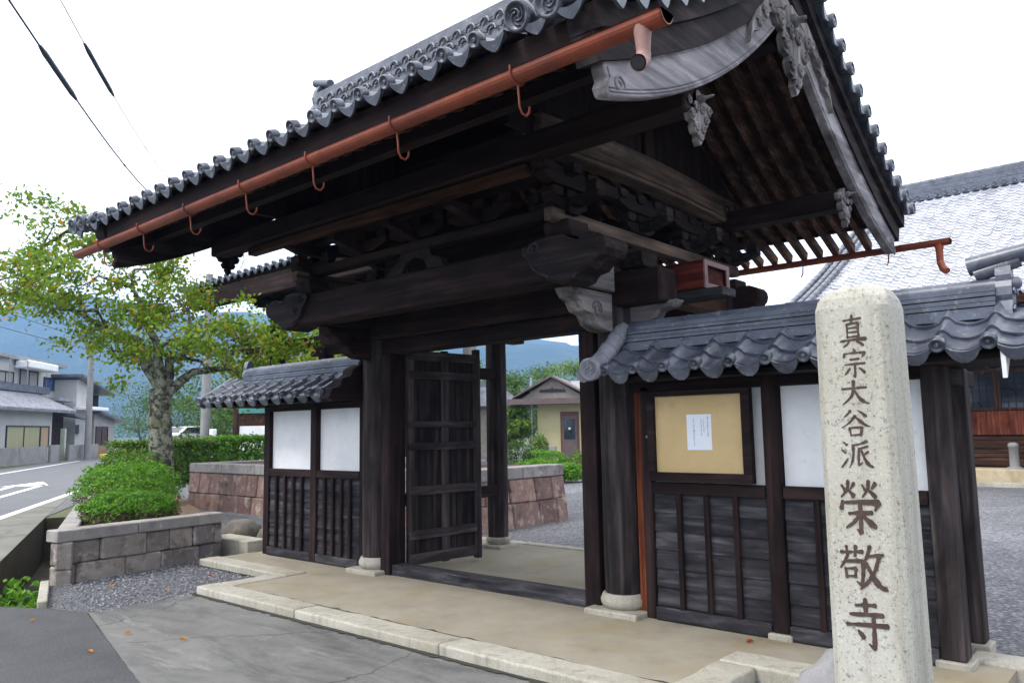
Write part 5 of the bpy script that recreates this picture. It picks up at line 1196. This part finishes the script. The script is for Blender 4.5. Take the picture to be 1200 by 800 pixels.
grow(None, tb, tips, LEAF_CHERRY, 14500, 0.10, 0.29, 2.15, 31, 0.36, sub=6, label='broad cherry tree with lichen covered trunk and yellowing leaves in the planter', lean=(0.15, 0.1), group='cherry trees by the gate')
tb2 = Vector((-17.2, 8.9, 0.0)); random.seed(12)
tips2 = [tb2 + VR*random.uniform(-2.4, 3.6) + VF*random.uniform(-1.2, 1.6) + Vector((0, 0, random.uniform(2.9, 5.3))) for _ in range(30)]
grow(None, tb2, tips2, LEAF_CHERRY, 9000, 0.14, 0.26, 2.0, 33, 0.45, sub=4, label='second cherry tree with orange tinged leaves behind the bell tower', group='cherry trees by the gate')
def far_tree(name, base, w, h, label, mat, seed, n=4200, size=0.2, group='trees beyond the courtyard', shape='round', d0=0.45):
    random.seed(seed); base = Vector(base); tips = []
    for k in range(16):
        t_ = random.random(); ww = w*(1 - 0.55*t_ if shape == 'cone' else math.sin(PI*(0.22+0.7*t_)))
        a = random.uniform(0, 2*PI); r_ = math.sqrt(random.random())*ww*0.5
        tips.append(base + Vector((math.cos(a)*r_, math.sin(a)*r_, h*(0.28 + 0.68*t_))))
    return grow(None, base, tips, mat, n, size, 0.04*h**0.9, h*0.22, seed, d0*w/4, name, label, 'tree', group, BARKD)
def at(px, d, z=0.0):
    s_ = (px-600)/910*d; return (3.89 - 0.655*d + 0.756*s_, -5.95 + 0.756*d + 0.655*s_, z)
far = [(585, 62, 5.5, 6.2, 'round broadleaf tree at the left in the gate opening', LEAF_WOOD, 'round', 'broadleaf_tree'), (596, 50, 3.0, 4.2, 'small dark evergreen left of the yellow shed', LEAF_DARK, 'round', 'evergreen_tree'), (622, 70, 6.0, 7.2, 'bushy green tree behind the left gable of the shed', LEAF_WOOD, 'round', 'broadleaf_tree'),
       (652, 78, 5.0, 8.2, 'pale green bamboo like tree rising above the shed roof', LEAF_BAMBOO, 'cone', 'bamboo_clump'), (674, 74, 5.0, 7.4, 'pale tree behind the shed ridge', LEAF_BAMBOO, 'round', 'broadleaf_tree'), (694, 80, 5.0, 7.3, 'dark conifer at the right of the gate opening', LEAF_DARK, 'cone', 'conifer'), (640, 86, 4.5, 7.4, 'dark conifer tip just left of the pale bamboo', LEAF_DARK, 'cone', 'conifer'),
       (598, 42, 2.0, 3.0, 'yellowish tree beside the left eave of the shed', LEAF_BAMBOO, 'round', 'broadleaf_tree'), (255, 52, 5.5, 4.5, 'dense green tree behind the white car', LEAF_WOOD, 'round', 'broadleaf_tree'), (290, 46, 5.0, 4.2, 'dark green tree behind the low white wall', LEAF_WOOD, 'round', 'broadleaf_tree'), (165, 95, 9, 7.5, 'broad tree at the far bend of the road', LEAF_WOOD, 'round', 'broadleaf_tree'), (205, 80, 7, 5.5, 'green tree behind the lichen covered trunk', LEAF_DARK, 'round', 'broadleaf_tree'), (335, 44, 5, 5.0, 'green tree behind the bell tower post', LEAF_WOOD, 'round', 'broadleaf_tree'), (560, 54, 5, 6.0, 'green tree hidden mostly behind the open door', LEAF_WOOD, 'round', 'broadleaf_tree'), (720, 70, 6, 6.5, 'tree right of the conifer behind the gate column', LEAF_WOOD, 'round', 'broadleaf_tree')]
for i, (px, d, w, h, lab, m_, sh, nm) in enumerate(far): far_tree(nm, at(px, d, -0.1), w, h, lab, m_, 50+i, shape=sh)
# courtyard shrubs by the shed
for i, (px, d, r, zc, lab, m_) in enumerate(((628, 24.5, (0.78, 0.7, 0.50), 0.25, 'wide clipped light green shrub behind the podium coping', LEAF_AZALEA), (596, 27, (0.8, 0.8, 1.35), 0.1, 'tall dark rounded shrub beside the rear post', LEAF_DARK), (636, 32, (1.0, 0.7, 0.80), 0.1, 'spreading bright shrub in front of the shed wall', LEAF_AZALEA), (681, 27, (0.66, 0.66, 1.05), -0.1, 'ball shaped clipped shrub at the right of the opening', LEAF_HEDGE), (664, 25, (0.55, 0.5, 0.6), 0.0, 'small shrub left of the ball shaped one', LEAF_AZALEA), (697, 33, (0.6, 0.6, 1.1), -0.1, 'pale shrub behind the ball shaped one', LEAF_BAMBOO), (630, 33, (0.4, 0.4, 1.6), 0.0, 'thin pale bushy plant against the yellow wall', LEAF_BAMBOO))):
    x, y, _ = at(px, d); shrub('courtyard_shrub', (x, y, zc), (r[0], r[1], r[2]*0.78), 1900, 0.10, m_, lab, 'shrub', 'clipped shrubs in the courtyard', -0.2, 70+i)

# ------------------------------------------------------------------ garden shed
def frame(o, ang):
    return Matrix.Translation(Vector(o)) @ Matrix.Rotation(ang, 4, 'Z')
sh = thing('garden_shed', 'yellow rendered shed with brown door and gabled grey roof across the courtyard', 'shed', (-21.5, 27.4, -0.1))
FM = frame(at(640, 42, 0.0), math.atan2(0.655, 0.756) - R(14))
mb = MB(FM); mb.box(-0.55, 6.0, 0.0, 4.6, -0.15, 2.98); mb.build('wall', YELLOW, sh)
mb = MB(FM); mb.prism([(-2.0, 2.92), (6.7, 2.92), (6.7, 3.22), (-2.0, 3.22)], 'y', -0.95, 5.2); mb.build('eave', BROWNM, sh)
mb = MB(FM); mb.prism([(-1.35, 3.22), (2.2, 3.22), (0.40, 4.30)], 'y', -0.55, 4.8); mb.build('gable', GABLEM, sh)
mb = MB(FM)
mb.hexa([(-1.75, -0.95, 3.22), (-1.65, -0.95, 3.36), (-1.65, 5.2, 3.36), (-1.75, 5.2, 3.22), (0.40, -0.95, 4.34), (0.40, -0.95, 4.46), (0.40, 5.2, 4.46), (0.40, 5.2, 4.34)])
mb.hexa([(2.5, -0.95, 3.22), (2.4, -0.95, 3.36), (2.4, 5.2, 3.36), (2.5, 5.2, 3.22), (0.402, -0.95, 4.34), (0.402, -0.95, 4.46), (0.402, 5.2, 4.46), (0.402, 5.2, 4.34)])
mb.build('bargeboard', BROWNM, sh)
mb = MB(FM); mb.hexa([(1.2, 0.2, 3.23), (6.7, 0.2, 3.23), (6.7, 5.2, 3.23), (1.2, 5.2, 3.23), (0.9, 2.4, 4.3), (6.2, 2.4, 4.3), (6.2, 2.6, 4.3), (0.9, 2.6, 4.3)]); mb.build('roof', TINM, sh)
mb = MB(FM)
for k in range(4): mb.tube([(-0.25+k*0.42, -0.58, 3.66+0.03*(k % 2)), (0.2+k*0.3, -0.60, 3.62)], 0.035, 6)
mb.prism([(-0.3, 3.55), (1.15, 3.55), (1.05, 3.68), (0.45, 3.74), (0.4, 3.85), (0.35, 3.74), (-0.2, 3.68)], 'y', -0.60, -0.555); mb.build('gable_ornament', IRON, sh)
mb = MB(FM); mb.box(0.70, 1.70, -0.05, -0.002, -0.1, 2.52); dr = mb.build('door_frame', simple('reddish_brown_paint', (0.10, 0.035, 0.025), (0.15, 0.055, 0.04), 4, 0.6, 0), sh)
mb = MB(FM); mb.box(0.80, 1.60, -0.075, -0.052, -0.05, 2.30); mb.build('door', BROWNM, sh)
mb = MB(FM); mb.box(0.90, 1.50, -0.085, -0.077, 1.05, 2.12); mb.build('pane', GLASS, sh)
mb = MB(FM); mb.lathe((1.2, -0.087, 1.62), (0, -1, 0), [(0.07, 0), (0.065, 0.01)], 12); mb.box(1.93, 2.03, -0.03, -0.002, 1.45, 1.62); mb.build('fitting', WHITEM, sh)
mb = MB(FM); mb.tube([(-0.85, -0.1, -0.1), (-0.85, -0.1, 4.4)], 0.07, 8); mb.build('vent_pipe', METAL, sh)
mb = MB(FM); mb.box(-2.0, 0.9, -2.6, -2.3, -0.15, 0.72); gw = mb.build('garden_wall', PALECONC, loc=at(628, 40, -0.1)); tag(gw, 'low grey block wall left of the yellow shed', 'wall')
hh = thing('tiled_outbuilding', 'grey tiled outbuilding at the left edge of the gate opening', 'outbuilding', at(585, 46, -0.1))
FO = frame(at(575, 46, 0.0), math.atan2(0.655, 0.756))
mb = MB(FO); mb.box(-4, 1.0, 0, 4, -0.15, 3.0); mb.build('wall', GABLEM, hh)
mb = MB(FO); mb.prism([(-4.5, 3.0), (2.05, 3.0), (0.6, 4.1), (-3, 4.1)], 'y', -0.8, 4.8); mb.build('roof', TILEPALE, hh)
mb = MB(FO); mb.prism([(-2.6, 4.11), (0.9, 4.11), (0.7, 4.5), (-2.4, 4.5)], 'y', 1.6, 2.4); mb.build('ridge', RIDGE, hh)

# ------------------------------------------------------------------ main hall at the right
hl = thing('temple_hall', 'large temple hall with pale tiled roof and dark timber front at the right', 'temple hall', (4.0, 22.0, -0.1))
hp = Path(16.2, 4.75, 26.0, 10.0, 0.8); hr = Path(35.8, 4.75, 26.0, 10.0, 0.8)
for pth in (hp, hr):
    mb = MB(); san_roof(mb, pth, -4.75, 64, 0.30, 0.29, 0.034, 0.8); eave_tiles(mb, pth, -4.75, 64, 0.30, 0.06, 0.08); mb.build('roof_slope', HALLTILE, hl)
    mb = MB()
    for x in (-4.9, -4.62, -4.4): roll_row(mb, pth, x, 0.09, 0, pth.L, 0.08, 0.4)
    mb.build('verge_tiles', TILE, hl)
    mb = MB(); N = 8
    for k in range(N):
        d0, d1 = pth.L*k/N, pth.L*(k+1)/N; p0, p1 = pth.at(d0, -0.3), pth.at(d1, -0.3); q0, q1 = pth.at(d0, -0.05), pth.at(d1, -0.05)
        mb.hexa([(-4.9, *p0), (14.4, *p0), (14.4, *p1), (-4.9, *p1), (-4.9, *q0), (14.4, *q0), (14.4, *q1), (-4.9, *q1)])
    mb.build('eave_boarding', W('brown', 'x'), hl)
mb = MB(); ridge_stack(-4.6, 14.2, 26.0, 9.9, 7, 0.6, 0.44, 0.1, 0.12, mb)
for k in range(60): disc(mb, (-4.4+k*0.31, 25.66, 10.02), (0, -1, 0), 0.08, 0.06, 10)
for x in (1.2, 4.6): mb.lathe((x, 25.66, 10.4), (0, -1, 0), [(0.28, 0.0), (0.27, 0.05), (0.2, 0.06)], 14)
mb.build('ridge', RIDGE, hl)
B(-3.2, 12.5, 18.95, 33, 0.36, 4.9).build('wall', W('dark', 'x'), hl)
mb = MB()
for k in range(7):
    z0 = 0.40 + k*0.115; mb.box(-3.2, 12.5, 18.90, 18.945, z0, z0+0.10)
mb.build('skirting_boards', W('brown', 'x'), hl, bevel=0.006)
mb = MB()
for k in range(60): x = -3.2 + k*0.26; mb.box(x+0.004, x+0.256, 18.88, 18.925, 1.24, 1.88)
mb.build('red_boarding', W('redboard', 'z'), hl)
for k in range(12):
    x = -3.1 + k*1.02; fr = MB(); fr.box(x, x+1.0, 18.86, 18.93, 1.90, 1.97); fr.box(x, x+1.0, 18.86, 18.93, 2.93, 3.02); fr.box(x, x+0.07, 18.86, 18.93, 1.971, 2.929); fr.box(x+0.93, x+1.0, 18.86, 18.93, 1.971, 2.929); w_ = fr.build('window', W('brown', 'z'), hl)
    m_ = MB(); m_.box(x+0.07, x+0.93, 18.90, 18.92, 1.97, 2.93); m_.build('pane', GLASS, w_)
    m_ = MB()
    for q in range(1, 5): m_.box(x+0.07+q*0.172-0.008, x+0.07+q*0.172+0.008, 18.885, 18.899, 1.97, 2.93)
    for q in range(1, 6): m_.box(x+0.07, x+0.93, 18.887, 18.898, 1.97+q*0.16-0.008, 1.97+q*0.16+0.008)
    m_.build('lattice', W('dark', 'x'), w_)
B(-4.2, 13.5, 18.02, 19.2, G-0.1, 0.35).build('stone_plinth', layered('sand_stone', (0.40, 0.32, 0.20), (0.5, 0.42, 0.28), 2, (0.3, 0.24, 0.15), 2, (0.5, 0.7)), hl, bevel=0.02)
kerb(-4.4, 13.6, 17.55, 17.95, G-0.05, 0.03, 'long pale kerb in front of the temple hall plinth', 'hall_kerb', 'kerb', None)
bl = thing('stone_bollard', 'short grey stone post on a round base in front of the temple hall', 'bollard', (0.30, 18.3, 0.35))
mb = MB(); mb.lathe((0.30, 18.3, 0.352), (0, 0, 1), [(0.19, 0), (0.17, 0.05), (0.12, 0.06)], 14); mb.build('base', BASESTONE, bl)
mb = MB(); mb.lathe((0.30, 18.3, 0.41), (0, 0, 1), [(0.115, 0), (0.11, 0.5), (0.125, 0.51), (0.12, 0.6), (0.06, 0.63)], 14); mb.build('shaft', PALECONC, bl)

# ------------------------------------------------------------------ houses along the road
u_ = Vector((-0.75953594, 0.65046534, 0)); v_ = Vector((-0.65046534, -0.75953594, 0))
HM = Matrix.Identity(4); HM.col[0][:3] = u_; HM.col[1][:3] = v_; HM.col[3][:3] = (-50.97, 9.65, -0.1)
def HB(x0, x1, y0, y1, z0, z1): return MB(HM).box(x0, x1, y0, y1, z0, z1)
def hw(p): return tuple(HM @ Vector(p))
bw_ = thing('boundary_wall', 'low grey concrete boundary wall along the far side of the road', 'wall', hw((4, 0, 0)))
for k in range(5): HB(-14+k*4.1, -14+k*4.1+4.06, 0, 0.18, -0.2, 1.13).build('wall_panel', PALECONC, bw_, bevel=0.02)
HB(7.0, 8.4, 0.0, 0.2, -0.2, 1.2).build('gate_pier', PALECONC, bw_, bevel=0.02); HB(10.4, 16.0, 0.1, 0.28, -0.2, 1.15).build('wall_panel', PALECONC, bw_, bevel=0.02)
HM0 = HM.copy(); HM = HM @ Matrix.Translation((2.4, 0, 0))
h1 = thing('house', 'two storey pale house with tiled lower roof and curtained windows beyond the road', 'house', hw((3, 4, 0)), 'houses along the road')
HB(-14.4, 13.4, 3.2, 11, -0.2, 7.3).build('upper_wall', PALEWALL, h1)
HB(-14.8, 13.8, 2.8, 11.4, 7.3, 7.55).build('roof_edge', simple('grey_fascia', (0.2, 0.2, 0.2), (0.3, 0.3, 0.3), 3, 0.7, 0), h1)
mb = MB(HM); 
for k in range(6): mb.box(-12+k*4.6, -12+k*4.6+0.05, 3.17, 3.199, 4.0, 7.29)
mb.build('wall_joint', HOUSEGREY, h1)
HB(-14.4, 7.0, 1.0, 3.19, -0.2, 3.6).build('lower_wall', PALEWALL, h1)
mb = MB(HM)
N = 66
for k in range(N):
    x = -12.4 + k*0.32
    mb.tube([(x, -0.05, 3.62), (x, 3.25, 5.1)], 0.10, 6)
mb.hexa([(-12.5, 0.0, 3.48), (8.6, 0.0, 3.48), (8.6, 3.19, 4.9), (-12.5, 3.19, 4.9), (-12.5, -0.05, 3.6), (8.6, -0.05, 3.6), (8.6, 3.19, 5.04), (-12.5, 3.19, 5.04)])
mb.build('lower_roof', TILEPALE, h1)
HB(-12.5, 10.6, 2.7, 3.19, 5.05, 5.55).build('roof_ridge', RIDGE, h1)
HB(8.6, 11.6, 1.2, 3.19, 4.45, 4.7).build('porch_roof', TILEPALE, h1)
def win(x0, x1, y, z0, z1, glass, parent, n=2):
    f = MB(HM); f.box(x0-0.08, x1+0.08, y-0.08, y-0.002, z0-0.1, z0); f.box(x0-0.08, x1+0.08, y-0.08, y-0.002, z1, z1+0.1); f.box(x0-0.08, x0, y-0.08, y-0.002, z0, z1); f.box(x1, x1+0.08, y-0.08, y-0.002, z0, z1)
    for k in range(1, n): xx = x0+(x1-x0)*k/n; f.box(xx-0.04, xx+0.04, y-0.07, y-0.002, z0, z1)
    w_ = f.build('window', IRON, parent); g_ = MB(HM); g_.box(x0, x1, y-0.03, y-0.003, z0, z1); g_.build('pane', glass, w_)
win(0.3, 5.0, 1.0, 1.12, 2.45, CURTAIN, h1); win(5.15, 6.4, 1.0, 1.12, 2.45, simple('tan_panel', (0.35, 0.24, 0.14), (0.42, 0.3, 0.18), 3, 0.7, 0), h1, 1)
win(1.3, 3.1, 3.2, 5.65, 6.25, GLASS, h1); win(3.4, 5.6, 3.2, 5.65, 6.3, HOUSEGREY, h1); win(6.7, 9.4, 3.2, 5.6, 6.6, HOUSEGREY, h1); win(10.6, 13.8, 3.2, 5.5, 6.3, BLUEGLASS, h1); win(-6, -3, 3.2, 5.6, 6.5, GLASS, h1)
HB(5.6, 10.2, 2.0, 3.1, 6.7, 7.25).build('balcony_box', WHITEM, h1, bevel=0.08)
f = MB(HM)
for x in (3.0, 5.6): f.box(x, x+0.07, 2.2, 2.27, 5.5, 7.2)
for z in (6.6, 7.15): f.box(3.0, 5.67, 2.2, 2.26, z, z+0.06)
f.build('balcony_rail', METAL, h1)
HB(7.7, 9.4, 2.0, 3.19, -0.2, 4.4).build('timber_wall', W('brown', 'z'), h1); HB(9.6, 13.6, 2.4, 3.19, -0.2, 4.4).build('timber_wall', W('brown', 'x'), h1)
mb = MB(HM); mb.hexa([(9.2, 0.3, 3.3), (11.9, 0.3, 3.0), (11.9, 2.4, 3.4), (9.2, 2.4, 3.9), (9.2, 0.3, 3.45), (11.9, 0.3, 3.15), (11.9, 2.4, 3.55), (9.2, 2.4, 4.05)]); mb.build('entrance_roof', TILE, h1)
HB(9.3, 9.6, 1.0, 1.3, 0, 2.4).build('name_post', simple('pale_green', (0.5, 0.55, 0.42), (0.58, 0.62, 0.5), 4, 0.8, 0), h1)
HM = HM0
h2 = thing('house', 'narrow grey house with white awning and dark doorway beside the pale house', 'house', hw((18, 4, 0)), 'houses along the road')
HB(14.9, 18.0, 1.5, 9, -0.2, 6.3).build('upper_wall', PALEWALL, h2); HB(18.02, 22.6, 1.2, 9, -0.2, 3.6).build('lower_wall', HOUSEGREY, h2)
mb = MB(HM); mb.hexa([(17.6, 0.6, 3.7), (23.6, 0.6, 2.9), (23.6, 9, 2.9), (17.6, 9, 3.7), (17.6, 0.6, 3.95), (23.6, 0.6, 3.05), (23.6, 9, 3.05), (17.6, 9, 3.95)]); mb.build('lower_roof', TILE, h2)
mb = MB(HM); mb.hexa([(14.2, 0.8, 6.5), (21.5, 0.8, 5.3), (21.5, 9, 5.3), (14.2, 9, 6.5), (14.2, 0.8, 6.7), (21.5, 0.8, 5.45), (21.5, 9, 5.45), (14.2, 9, 6.7)]); mb.build('upper_roof', RIDGE, h2)
HB(18.02, 21.0, 2.0, 9, 3.6, 5.3).build('dark_cladding', W('dark', 'x'), h2)
HB(14.3, 18.0, 0.1, 1.49, 3.85, 4.12).build('awning', WHITEM, h2, bevel=0.04)
win(18.4, 21.0, 1.2, 1.1, 2.5, simple('dark_red_door', (0.03, 0.008, 0.008), (0.05, 0.015, 0.012), 3, 0.6, 0), h2); HB(18.4, 21.0, 1.12, 1.19, -0.1, 0.95).build('door_panel', simple('tan_timber', (0.26, 0.15, 0.08), (0.34, 0.2, 0.11), 3, 0.7, 0), h2)
mb = MB(HM); mb.tube([(16.2, 0.9, -0.1), (16.2, 0.9, 3.9)], 0.09, 8); mb.build('drainpipe', WHITEM, h2)
HB(14.9, 15.6, 1.2, 1.49, 2.0, 2.7).build('meter_box', METAL, h2)
ys = HB(15.0, 16.4, -0.7, -0.3, -0.1, 0.35); tag(ys.build('road_barrier', YELLOWP, loc=hw((15.7, -0.5, 0)), bevel=0.08), 'small yellow road marker block beside the hedge', 'barrier')
up = thing('utility_pole', 'grey concrete utility pole in front of the pale house', 'utility pole', hw((12.4, -0.4, 0)), 'utility poles')
mb = MB(HM); mb.tube([(12.4, -0.4, -0.2), (12.4, -0.4, 6.9)], [0.24, 0.21], 12); mb.build('shaft', PALECONC, up)
mb = MB(HM); mb.tube([(12.4, -0.4, 6.91), (12.4, -0.4, 9.5)], [0.20, 0.17], 12); mb.box(11.2, 13.6, -0.5, -0.3, 8.4, 8.55); mb.build('crossarm', PALECONC, up)
up2 = thing('utility_pole', 'pale concrete utility pole standing in front of the white car', 'utility pole', at(241, 45, 0), 'utility poles')
ux, uy, _ = at(241, 45)
mb = MB(); mb.tube([(ux, uy, -0.1), (ux, uy, 11.0)], [0.30, 0.2], 12); mb.build('shaft', PALECONC, up2)
mb = MB(); mb.box(ux-0.9, ux+0.9, uy-0.06, uy+0.06, 10.2, 10.34); mb.box(ux-0.7, ux+0.7, uy-0.06, uy+0.06, 9.4, 9.52); mb.build('crossarm', METAL, up2)
hill = MB(); px_, py_, _ = at(190, 78); 
struct(MB().prism([(at(150, 60)[0], at(150, 60)[1]), (at(262, 50)[0], at(262, 50)[1]), (at(300, 120)[0], at(300, 120)[1]), (at(120, 120)[0], at(120, 120)[1])], 'z', -0.3, 0.75), 'embankment', PALECONC)
# white car
def car(loc, ang, label):
    t = thing('parked_car', label, 'car', loc); Mx = frame(loc, ang)
    body = [(-2.0, 0.32), (-2.05, 0.62), (-1.98, 0.86), (-1.1, 0.98), (-0.55, 1.42), (0.9, 1.47), (1.7, 1.40), (2.0, 0.98), (2.05, 0.6), (2.0, 0.32)]
    mb = MB(Mx); mb.prism(body, 'y', -0.84, 0.84); b = mb.build('body', CARPAINT, t, bevel=0.09)
    mb = MB(Mx)
    for s_ in (-1, 1): mb.prism([(-0.95, 0.98), (-0.50, 1.36), (0.85, 1.40), (1.55, 1.34), (1.75, 0.98)], 'y', s_*0.842, s_*0.85)
    mb.hexa([(-1.06, -0.70, 1.02), (-1.06, 0.70, 1.02), (-1.05, 0.70, 1.01), (-1.05, -0.70, 1.01), (-0.60, -0.62, 1.40), (-0.60, 0.62, 1.40), (-0.56, 0.62, 1.39), (-0.56, -0.62, 1.39)])
    mb.build('window', GLASS, t)
    for x in (-1.3, 1.3):
        for s_ in (-1, 1):
            mb = MB(Mx); mb.lathe((x, s_*0.68, 0.31), (0, s_, 0), [(0.31, 0), (0.31, 0.17), (0.27, 0.19)], 18); w_ = mb.build('wheel', RUBBER, t); mb = MB(Mx); mb.lathe((x, s_*0.862, 0.31), (0, s_, 0), [(0.2, 0), (0.18, 0.012), (0.05, 0.02)], 14); mb.build('rim', METAL, w_)
    for s_ in (-1, 1): mb = MB(Mx); mb.box(-2.07, -1.98, s_*0.62-0.16, s_*0.62+0.16, 0.68, 0.84); mb.build('headlight', METAL, t, bevel=0.02)
    mb = MB(Mx); mb.box(-2.075, -2.0, -0.45, 0.45, 0.42, 0.58); mb.build('grille', RUBBER, t)
cx_, cy_, _ = at(217, 52); car((cx_, cy_, 0.76), math.atan2(0.655, 0.756) + R(62), 'white hatchback car parked behind the hedge at the left')
wf = thing('white_wall', 'low white wall with brown posts and teal band beside the wing roof', 'wall', at(297, 30, 0.2))
FW = frame(at(281, 30, 0), math.atan2(0.655, 0.756))
mb = MB(FW); mb.box(0.0, 4.0, 0, 0.12, 0.2, 1.92); mb.build('panel', WHITEM, wf); mb = MB(FW); mb.box(0.0, 4.0, 0.02, 0.10, 1.93, 2.4); mb.build('slats', W('brown', 'x'), wf)
mb = MB(FW); mb.box(-0.05, 4.0, -0.03, 0.14, 2.41, 2.6); mb.build('teal_band', ALGAE, wf); mb = MB(FW); mb.box(-0.24, -0.08, -0.05, 0.2, 0.0, 2.7); mb.build('post', W('brown', 'z'), wf)
sp = thing('sign_post', 'small white square signpost behind the hedge', 'sign', at(250, 33, 0)); sx_, sy_, _ = at(250, 33)
mb = MB(); mb.box(sx_-0.13, sx_+0.13, sy_-0.1, sy_+0.1, 0.0, 1.85); mb.build('post', WHITEM, sp, bevel=0.02); B(sx_-0.02, sx_+0.06, sy_-0.112, sy_-0.102, 1.3, 1.6).build('mark', BLUEGLASS, sp)

# ------------------------------------------------------------------ power lines
def cable(pts, r, label, sl=None, name='power_line'):
    P = [Vector(p) for p in pts]; path = []
    for i in range(len(P)-1):
        p0, p1, p2, p3 = P[max(i-1, 0)], P[i], P[i+1], P[min(i+2, len(P)-1)]
        for k in range(10):
            t = k/10; path.append(0.5*((2*p1) + (p2-p0)*t + (2*p0-5*p1+4*p2-p3)*t*t + (3*p1-p0-3*p2+p3)*t*t*t))
    path.append(P[-1])
    t = thing(name, label, 'cable', path[0], 'overhead cables')
    mb = MB(); mb.tube(path, r, 6); w_ = mb.build('wire', CABLE, t)
    if sl:
        i0, i1, rr = sl; mb = MB(); a = P[0].lerp(P[1], i0); b = P[0].lerp(P[1], i1)
        q = []
        for k in range(9):
            tt = i0 + (i1-i0)*k/8; j = tt*10; i = int(j); q.append(path[i].lerp(path[i+1], j-i))
        mb.tube(q, [rr*0.6] + [rr]*7 + [rr*0.6], 8); mb.build('sleeve', SLEEVE, t)
    # spiral ties
    mb = MB()
    for k in (2, 5, 8, 12, 15): mb.tube([path[k], path[k]+ (path[k+1]-path[k]).normalized()*0.06], r*1.7, 6)
    mb.build('tie', CABLE, t)
top = (ux, uy, 10.4)
def cr(px, py, d):
    q = _f*d + _r*((px-600)/910*d) + _u*((400-py)/910*d); return tuple(Vector((3.8907, -5.951, 1.6)) + q)
cable([(-2.6, -4.9, 5.75), (-11.44, 0.75, 6.42), (-17.3, 6.2, 6.85), (ux-0.5, uy, 9.5)], 0.011, 'thicker black overhead cable with a dark sleeve at the upper left', (0.385, 0.53, 0.034))
cable([(-2.6, -4.55, 6.1), (-11.2, 1.0, 6.75), (-17.0, 6.4, 7.3), (ux+0.5, uy, 10.3)], 0.006, 'thin overhead cable with a dark sleeve right of the thicker one', (0.43, 0.58, 0.03))

pt = Vector(hw((12.4, -0.4, 8.4)))
cable([pt, pt + Vector((20, -14, -0.6)), pt + Vector((42, -30, 0.4))], 0.02, 'lower street cable running left from the utility pole by the pale house')
cable([pt + Vector((0, 0, 0.7)), pt + Vector((20, -14, 0.4)), pt + Vector((42, -30, 1.6))], 0.02, 'upper street cable running left from the utility pole by the pale house')
# ------------------------------------------------------------------ fallen leaves
random.seed(77)
FL = [(-4.28, -3.3, 'orange fallen leaf on the dark asphalt'), (-3.09, -2.95, 'brown curled leaf on the worn concrete'), (-2.49, -2.76, 'orange leaf on the concrete nearest the kerb'), (-2.73, -3.39, 'pale brown leaf low on the concrete'), (-5.28, -2.21, 'reddish leaf on the gravel by the planter'), (-4.53, -1.93, 'yellow leaf on the gravel near the kerb'), (-5.0, -1.2, 'dark red leaf on gravel by the slab'), (1.28, -0.3, 'red leaf on the platform under the notice board')]
for i, (x, y, lab) in enumerate(FL):
    z = 0.004 if i == 7 else (G+0.016 if i < 4 else G+0.03); a = random.uniform(0, 6.3); L_ = random.uniform(0.042, 0.062); mb = MB(); ca, sa = math.cos(a), math.sin(a)
    def q(s_, w_, h): return (x + ca*s_*L_ - sa*w_*L_, y + sa*s_*L_ + ca*w_*L_, z + h)
    mb.add([q(-0.6, 0, 0.004), q(-0.2, 0.28, 0.02), q(0.3, 0.22, 0.022), q(0.65, 0, 0.008), q(0.3, -0.22, 0.018), q(-0.2, -0.28, 0.024), q(0.05, 0, 0.003)], [(0, 6, 1), (1, 6, 2), (2, 6, 3), (3, 6, 4), (4, 6, 5), (5, 6, 0)], True)
    tag(mb.build('fallen_leaf', LEAF_RED if i in (6, 7) else LEAF_FALLEN, loc=(x, y, z), fix=False), lab, 'leaf', 'fallen leaves')
for o in bpy.data.objects:
    if '_base' in o: del o['_base']
